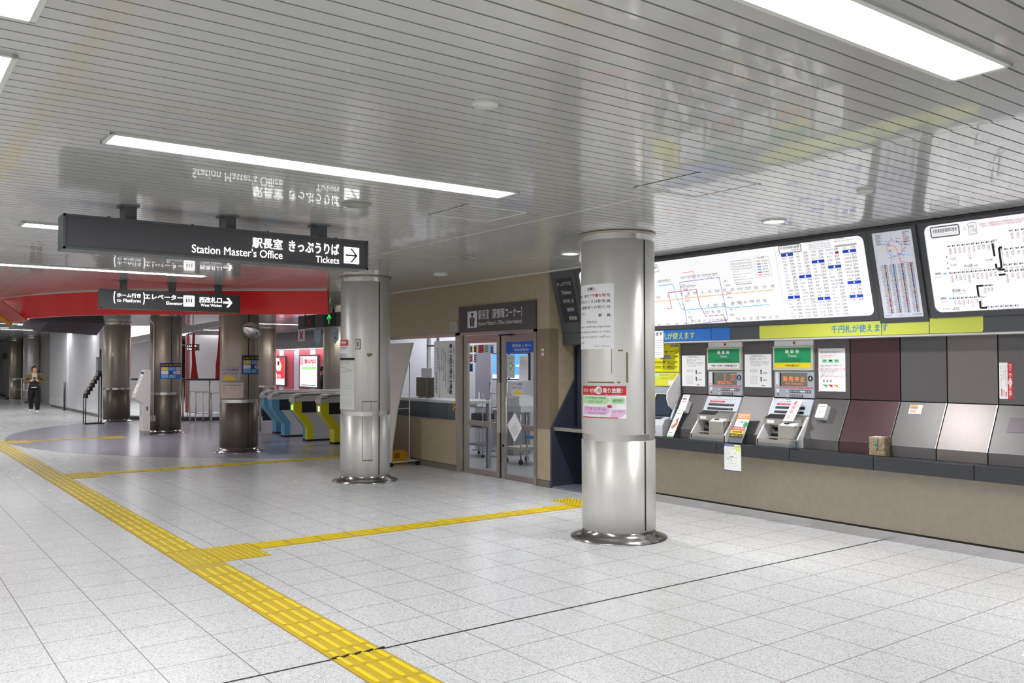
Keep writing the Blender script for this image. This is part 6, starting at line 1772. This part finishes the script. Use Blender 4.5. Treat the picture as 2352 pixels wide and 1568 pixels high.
# steel rail gate in front of it
t = thing('steel_rail_gate', 'low stainless steel rail gate between the two front bronze columns', 'gate', (7.5, 24.9, 0))
for (x0, y0), (x1, y1), z0, z1 in (((7.30, 25.0), (7.43, 24.92), .06, .847), ((7.44, 24.90), (7.78, 24.67), .23, .83), ((7.80, 24.65), (7.99, 24.52), .20, .80)):
    b = MB()
    for z in (z0 + (.0 if z0 > .1 else .2), z1):
        b.tube([(x0, y0, z), (x1, y1, z)], .016, steel)
    b.tube([(x0, y0, .005 if z0 < .1 else z0), (x0, y0, z1)], .016, steel); b.tube([(x1, y1, z0 if z0 > .1 else .005), (x1, y1, z1)], .016, steel)
    b.build('rail_panel', t)
b = MB(); b.tube([(7.78, 24.66, .005), (7.78, 24.66, .85)], .03, steel); b.tube([(7.60, 24.79, .03), (7.60, 24.79, .83)], .012, steel); b.build('post', t)
b = MB(); F = FX(7.6); b.lathe(7.60, 24.79, [(.004, .004), (.02, .012), (.022, .03), (.005, .04)], rubber, 8); b.build('caster', t)
# red banners on slim poles
def flag(pts_l, pts_r, pole, label):
    t = thing('banner_flag', label, 'flag', (pole[0], pole[1], 0), 'red banner flags by the balustrade')
    b = MB(); n = len(pts_l)
    vs = [p for q in zip(pts_l, pts_r) for p in q] + [(p[0] + .01, p[1] + .015, p[2]) for q in zip(pts_l, pts_r) for p in q]
    fs = [(2 * i, 2 * i + 1, 2 * i + 3, 2 * i + 2) for i in range(n - 1)] + [(2 * n + 2 * i + 2, 2 * n + 2 * i + 3, 2 * n + 2 * i + 1, 2 * n + 2 * i) for i in range(n - 1)]
    b.add(vs, fs, mat('flag_red', (182, 22, 28), .6), True); b.build('cloth', t)
    b = MB(); b.tube([(pole[0], pole[1], .005), (pole[0], pole[1], 2.75)], .012, steel_dark); b.build('pole', t)
    b = MB(); b.lathe(pole[0], pole[1], [(.18, 0), (.17, .05), (.02, .07)], steel_dark, 16, cap=True); b.build('base', t)
flag([(7.66, 26.0, 2.5), (7.63, 26.02, 2.05), (7.64, 26.0, 1.6), (7.60, 26.02, 1.16)], [(7.70, 25.97, 2.5), (7.70, 25.97, 2.05), (7.74, 25.95, 1.6), (7.80, 25.92, 1.16)], (7.55, 26.08), 'narrow red banner flag hanging behind the balustrade, left one')
flag([(8.27, 25.54, 2.70), (8.24, 25.56, 2.05), (8.20, 25.6, 1.6), (8.19, 25.6, 1.16)], [(8.36, 25.48, 2.70), (8.36, 25.48, 2.05), (8.38, 25.46, 1.6), (8.36, 25.48, 1.16)], (8.42, 25.42), 'red banner flag half hidden behind the mirror column')
t = thing('hanging_sign', 'tiny far hanging sign in the paid area with lit lettering', 'sign', (8.6, 29.3, 2.06), 'hanging direction signs')
b = MB(); Fz = Frame((8.45, 29.41, 0), (.8, -.6, 0), (0, 0, 1)); b.fbox(Fz, 0, .4, 2.06, 2.27, -.1, 0, black); b.build('housing', t)
b = MB(); b.text(Fz, 'エレベーター', .03, .37, 2.17, 2.24, .002, lit_white, res=1, bold=.04); b.text(Fz, 'Elevator', .03, .3, 2.09, 2.14, .002, lit_white, res=1, bold=.04); b.build('lettering', t)
b = MB(); b.tube([Fz.P(.2, 2.27, -.05), Fz.P(.2, ZC, -.05)], .02, black); b.build('hanger', t)

# ================================================================ KIOSK, RACK, CONDUIT
t = thing('kiosk', 'white leaning information kiosk in front of a bronze column', 'kiosk', (5.05, 20.85, 0))
kw = mat('kiosk_white', (232, 226, 224), .4)
F = Frame((0, 21.04, 0), (1, 0, 0), (0, 0, 1))
pr = [(5.02, .10), (5.17, .10), (5.17, 1.478), (5.07, 1.478), (4.845, .875), (4.85, .83), (4.87, .81), (5.02, .72)]
b = MB(); b.fprism(F, pr, 0, .34, kw); b.build('body', t)
b = MB(); b.box(5.025, 5.165, 20.705, 21.035, 0, .10, mat('kiosk_base', (168, 168, 164), .4)); b.build('base', t)
Fs = Frame((4.845, 21.04, .875), (0, -1, 0), (.225, 0, .603))
b = MB(); b.fbox(Fs, .03, .31, .05, .60, .0005, .004, mat('kiosk_screen_edge', (190, 190, 194), .4)); b.frect(Fs, .045, .295, .07, .53, .005, mat('kiosk_screen', (216, 216, 224), .3, emit=.25)); b.frect(Fs, .05, .29, .545, .585, .005, ink); b.disc(Fs, .2, .2, .04, .006, mat('sun_yellow2', (226, 214, 90), .6), 10)
for k in range(7): b.frect(Fs, .06, .26, .3 + .03 * k, .31 + .03 * k, .006, inkgrey)
b.build('screen', t)
b = MB(); Fs2 = FX(5.02); b.frect(Fs2, -20.92, -20.84, .45, .58, .001, mat('kiosk_blue', (150, 190, 230), .5)); Fs3 = FY(20.70); b.fbox(Fs3, 5.09, 5.115, .56, .65, 0, .004, ink); b.build('card_slot', t)
t = thing('cable_duct', 'thin white cable duct running down beside the column behind the kiosk', 'duct', (5.3, 20.95, .3))
q = CylFrame(*C4).P(-.27, 0, .02)
b = MB(); b.tube([(q.x, q.y, .42), (q.x, q.y, 2.52)], .016, white); b.tube([(q.x, q.y, 2.52), (q.x - .12, q.y - .05, 2.64)], .022, white); b.build('pipe', t)
b = MB(); b.box(q.x - .05, q.x + .04, q.y - .04, q.y + .03, .30, .43, mat('duct_box', (200, 200, 200), .4)); b.build('socket', t)

t = thing('brochure_rack', 'tall black brochure rack with stepped trays beside the third bronze column', 'rack', (4.95, 25.7, 0))
bk = mat('rack_black', (34, 34, 36), .4)
Y0, Y1 = 25.55, 25.85
for x, y, z in ((4.74, Y0, .78), (4.74, Y1, .78), (5.12, Y0, 1.35), (5.12, Y1, 1.35)):
    b = MB(); b.tube([(x, y, .0), (x, y, z)], .014, bk, 6); b.build('leg', t)
b = MB(); b.tube([(4.74, Y0, .014), (5.2, Y0, .014), (5.2, Y1, .014), (4.74, Y1, .014), (4.74, Y0, .014)], .014, bk, 6); b.tube([(4.74, Y0, .4), (4.74, Y1, .4)], .01, bk, 6); b.tube([(4.74, Y0, .75), (5.12, Y0, 1.42)], .014, bk, 6); b.tube([(4.74, Y1, .75), (5.12, Y1, 1.42)], .014, bk, 6); b.build('frame', t)
for k in range(7):
    x, z = 4.74 + .055 * k, .70 + .095 * k
    b = MB(); b.box(x, x + .05, Y0 - .02, Y1 + .02, z, z + .12, bk); b.build('tray', t)
    if k < 6:
        b = MB()
        for j in range(3):
            b.box(x + .012, x + .03, Y0 + .1 * j, Y0 + .08 + .1 * j, z + .122, z + .20, mat('brochure_%d' % ((j + k) % 3), [(150, 146, 138), (176, 150, 132), (120, 124, 124)][(j + k) % 3], .6))
        tag(b.build('brochures'), 'brochures in the %s tray of the black rack' % ('lowest', 'second lowest', 'third lowest', 'middle', 'second highest', 'highest filled')[k], 'brochures', 'brochures in the black rack')
b = MB(); b.box(5.04, 5.07, Y0, Y1, 1.40, 1.80, bk); b.frect(FX(5.04), -Y1 + .03, -Y0 - .03, 1.43, 1.77, .001, off_g); b.fbox(FY(Y0), 5.03, 5.12, 1.42, 1.80, .001, .01, off_g); b.build('header_panel', t)
b = MB(); b.tube([(5.12, (Y0 + Y1) / 2, 1.35), (5.12, (Y0 + Y1) / 2, 2.02)], .02, bk, 6); b.build('top_post', t)

# ================================================================ LEFT BACKGROUND WALLS
gw = mat('wall_gloss_panel', (232, 230, 234), .16, coat=.3)
b = MB()
b.box(5.70, 5.85, 28.9, 33.8, .10, ZC, gw); b.box(5.66, 5.85, 33.9, 37.4, .10, ZC, gw)
b.box(5.72, 5.85, 28.9, 37.4, 0, .10, mat('base_grey', (120, 116, 112), .5)); b.box(5.70, 6.2, 28.8, 28.9, 0, ZC, gw)
struct(b, 'wall_stairwell')
t = thing('stair_handrail', 'dark upright handrail end on the white wall right of the walking person', 'railing', (5.6, 34.0, 0))
b = MB(); b.tube([(5.6, 33.85, 0), (5.6, 33.85, 1.0)], .035, mat('handrail_dark', (60, 60, 62), .2)); b.build('post', t)
b = MB(); b.box(5.70, 5.95, 49.0, 54.0, .1, ZC, mat('wall_grey3', (226, 226, 226), .4)); b.box(5.7, 5.95, 49, 54, 0, .1, mat('base_grey', (120, 116, 112), .5)); struct(b, 'wall_far_side')
b = MB(); b.box(5.9, 6.0, 37.4, 49, 0, ZC, mat('wall_dark_bg', (150, 146, 144), .5)); struct(b, 'wall_recess')
sheet('notice', 'pale notice on the far wall at the left edge', FX(5.69), -52.0, -50.0, .7, 2.2, paper, lambda b, U, V, n: b.frect(FX(5.69), U(0), U(1), V(.8), V(1), n, mat('notice_dark', (110, 110, 110), .5)))
t = thing('far_railing', 'thin steel railing in front of the far column at the left edge', 'railing', (5.2, 40, 0))
for x, y in ((5.05, 40.0), (5.05, 43.5), (5.05, 37.9)):
    b = MB(); b.tube([(x, y, 0), (x, y, 1.05)], .022, steel); b.build('post', t)
b = MB(); b.tube([(5.05, 37.9, 1.05), (5.05, 40.0, 1.05), (5.05, 43.5, 1.05)], .022, steel); b.tube([(5.05, 37.9, .6), (5.05, 40.0, .6), (5.05, 43.5, .6)], .016, steel); b.build('rail', t)

# ================================================================ PEOPLE
def skinned(name, joints, bones, mats_, parent, loc, rz):
    me = bpy.data.meshes.new(name)
    names = list(joints)
    me.from_pydata([joints[n][0] for n in names], [(names.index(a), names.index(c_)) for a, c_, _ in bones], [])
    o = bpy.data.objects.new(name, me)
    COL.objects.link(o)
    md = o.modifiers.new('skin', 'SKIN')
    md.use_smooth_shade = True
    for i, n in enumerate(names):
        r = joints[n][1]
        me.skin_vertices[0].data[i].radius = r if isinstance(r, tuple) else (r, r)
    me.skin_vertices[0].data[names.index('pelvis')].use_root = True
    ss = o.modifiers.new('sub', 'SUBSURF'); ss.levels = 2; ss.render_levels = 2
    bpy.context.view_layer.update()
    m2 = bpy.data.meshes.new_from_object(o.evaluated_get(bpy.context.evaluated_depsgraph_get()))
    bpy.data.objects.remove(o)
    for mt in mats_: m2.materials.append(mt)
    segs = [(Vector(joints[a][0]), Vector(joints[c_][0]), k) for a, c_, k in bones]
    for p in m2.polygons:
        c0 = p.center; best, bk_ = 1e9, 0
        for a, c_, k in segs:
            d_ = c_ - a; t_ = max(0, min(1, (c0 - a).dot(d_) / max(1e-9, d_.length_squared)))
            q = (a + d_ * t_ - c0).length
            if q < best: best, bk_ = q, k
        p.material_index = bk_; p.use_smooth = True
    m2.name = name
    o2 = bpy.data.objects.new(name, m2)
    COL.objects.link(o2)
    o2.location = loc; o2.rotation_euler = (0, 0, rz)
    return o2
skin = mat('skin', (214, 168, 140), .5); hairm = mat('hair_black', (22, 20, 20), .5); jac = mat('jacket_olive', (112, 92, 58), .8, noise=.15, nscale=14); shirt = mat('shirt_cream', (206, 196, 170), .8); trous = mat('trousers_black', (20, 20, 22), .8); shoe = mat('shoe_white', (226, 224, 226), .5); blacktop = mat('top_black', (22, 22, 24), .8)
def hand(J, Bn, side, wr, fwd, k):
    """palm plus five unequal fingers curling round what is held"""
    w_ = Vector(wr); f = Vector(fwd).normalized(); s_ = Vector((1, 0, 0)) * side; u_ = f.cross(s_).normalized()
    pm = w_ + f * .05
    J[side, 'palm'] = (tuple(pm), (.026, .018))
    for i, (L, off) in enumerate(((.048, -.024), (.056, -.008), (.053, .008), (.042, .022))):
        a = pm + f * .028 + Vector((0, 0, 1)) * (off)
        J[side, 'f%d' % i] = (tuple(a), .009)
        J[side, 'g%d' % i] = (tuple(a + f * L * .5 - s_ * .012), .0085)
        J[side, 'h%d' % i] = (tuple(a + f * L * .7 - s_ * .034), .008)
        Bn += [((side, 'palm'), (side, 'f%d' % i), k), ((side, 'f%d' % i), (side, 'g%d' % i), k), ((side, 'g%d' % i), (side, 'h%d' % i), k)]
    a = pm + Vector((0, 0, 1)) * .028 - f * .005
    J[side, 't0'] = (tuple(a), .011); J[side, 't1'] = (tuple(a + f * .03 + Vector((0, 0, .012)) - s_ * .015), .009)
    Bn += [((side, 'palm'), (side, 't0'), k), ((side, 't0'), (side, 't1'), k)]
def person(name, label, loc, rz, top, inner, legs, shoes, pose, hscale=1.0):
    # local: facing -Y, person's left is +X
    J = {'pelvis': ((0, 0, .86), (.155, .12)), 'spine': ((0, 0, 1.0), (.15, .115)), 'chest': ((0, 0, 1.17), (.165, .12)), 'neckb': ((0, .005, 1.29), (.075, .06)), 'neck': ((0, .0, 1.34), .045), 'chin': ((0, -.02, 1.39), (.058, .066)), 'head': ((0, -.015, 1.47), (.072, .086)), 'crown': ((0, .0, 1.535), (.05, .06)), 'nose': ((0, -.098, 1.435), .012)}
    B = [('pelvis', 'spine', 1), ('spine', 'chest', 0), ('chest', 'neckb', 0), ('neckb', 'neck', 4), ('neck', 'chin', 4), ('chin', 'head', 4), ('head', 'crown', 4), ('chin', 'nose', 4)]
    if pose == 'walk':
        L = {1: ((.175, .01, 1.245), (.285, .03, 1.02), (.10, -.19, 1.075)), -1: ((-.175, .01, 1.245), (-.285, .03, 1.02), (-.10, -.19, 1.075))}
        G = {1: ((.09, 0, .80), (.10, -.09, .46), (.095, -.12, .085), (.095, -.25, .035)), -1: ((-.09, 0, .80), (-.10, .0, .46), (-.095, .17, .13), (-.095, .06, .04))}
    else:
        L = {1: ((.17, .01, 1.245), (.22, .05, 1.0), (.12, -.14, 1.05)), -1: ((-.17, .01, 1.245), (-.235, .05, 1.0), (-.235, -.05, .80))}
        G = {1: ((.09, 0, .80), (.095, -.01, .46), (.09, .02, .085), (.09, -.12, .035)), -1: ((-.09, 0, .80), (-.095, -.01, .46), (-.09, .02, .085), (-.09, -.12, .035))}
    for s_ in (1, -1):
        sh, el, wr = L[s_]; hp, kn, an, to = G[s_]
        J[s_, 'sh'] = (sh, .088); J[s_, 'el'] = (el, .075); J[s_, 'wr'] = (wr, .036)
        J[s_, 'hp'] = (hp, .122); J[s_, 'kn'] = (kn, .10); J[s_, 'an'] = (an, .058); J[s_, 'to'] = (to, (.042, .034))
        B += [('chest', (s_, 'sh'), 0), ((s_, 'sh'), (s_, 'el'), 0), ((s_, 'el'), (s_, 'wr'), 0), ('pelvis', (s_, 'hp'), 1), ((s_, 'hp'), (s_, 'kn'), 1), ((s_, 'kn'), (s_, 'an'), 1), ((s_, 'an'), (s_, 'to'), 2)]
        fw = Vector(wr) - Vector(el); fw = fw.normalized() + Vector((0, -.4, .2))
        Bh = []
        J2 = {}
        hand(J2, Bh, s_, wr, fw, 4)
        J.update(J2); B.append(((s_, 'wr'), (s_, 'palm'), 4)); B += Bh
    o = skinned(name, J, B, [top, legs, shoes, inner, skin], None, loc, rz)
    for p in o.data.polygons:     # shirt front at the open jacket
        c0 = p.center
        if p.material_index == 0 and abs(c0.x) < .055 and c0.y < -.05 and c0.z > 1.1 and inner is not top: p.material_index = 3
    _ORG[o.name] = Vector((0, 0, 0))
    tag(o, label, 'person')
    b = MB(); vs, fs = [], []
    for j in range(7):
        a = PI / 2 * j / 6
        for i in range(16):
            g = 2 * PI * i / 16
            low = .0 if math.sin(g) < -.5 else (-.07 if math.sin(g) < .2 else -.12)
            vs.append((.098 * math.cos(a * .98) * math.cos(g), .006 + .108 * math.cos(a * .98) * math.sin(g), 1.485 + (.115 * math.sin(a) if j else low + .03)))
    for j in range(6):
        for i in range(16):
            fs.append((j * 16 + i, j * 16 + (i + 1) % 16, j * 16 + 16 + (i + 1) % 16, j * 16 + 16 + i))
    b.add(vs, fs, hairm, True); b.build('hair', o)
    b = MB()
    for s_ in (1, -1):
        b.lathe(s_ * .028, -.088, [(.001, -.007), (.008, -.004), (.009, 0), (.008, .004), (.001, .007)], ink, 8, z0=1.462)
        b.lathe(s_ * .078, -.01, [(.001, -.028), (.010, -.015), (.012, 0), (.010, .02), (.001, .03)], skin, 8, z0=1.45)
    b.box(-.02, .02, -.090, -.080, 1.402, 1.409, mat('lips', (170, 100, 96), .5))
    b.build('face_details', o)
    return o
P1 = person('person', 'person walking in an olive jacket and wide black trousers looking at a phone', (4.467, 32.43, 0), -.137, jac, shirt, trous, shoe, 'walk')
M1 = Matrix.Translation((4.467, 32.43, 0)) @ Matrix.Rotation(-.137, 4, 'Z')
def W1(p): return M1 @ Vector(p)
b = MB()
def obox(c, sx, sy, sz, mt, tilt=0.0):
    vs = []
    for dz in (-1, 1):
        for dx, dy in ((-1, -1), (1, -1), (1, 1), (-1, 1)):
            vs.append(W1((c[0] + dx * sx / 2, c[1] + dy * sy / 2 + dz * tilt, c[2] + dz * sz / 2)))
    b.add(vs, [(3, 2, 1, 0), (4, 5, 6, 7), (0, 1, 5, 4), (1, 2, 6, 5), (2, 3, 7, 6), (3, 0, 4, 7)], mt)
obox((0, -.275, 1.12), .075, .01, .15, black, .02)
tag(b.build('phone'), 'phone held in both hands by the walking person', 'phone')
t = thing('shoulder_bag', 'black shoulder bag with white lettering worn in front by the walking person', 'bag', tuple(W1((0, -.16, .84))))
b = MB(); obox((0, -.165, .94), .26, .08, .22, black); b.build('body', t)
b = MB(); obox((-.01, -.207, .86), .15, .004, .03, white); b.build('lettering', t)
b = MB(); b.tube([W1(p) for p in ((.12, -.16, 1.05), (.13, -.13, 1.18), (.12, -.02, 1.31), (.1, .1, 1.24))], .014, black, 6); b.build('strap', t)
person('person', 'person in black standing half hidden by the column behind the ticket gates', (10.95, 24.27, 0), 1.2, blacktop, blacktop, trous, trous, 'stand')
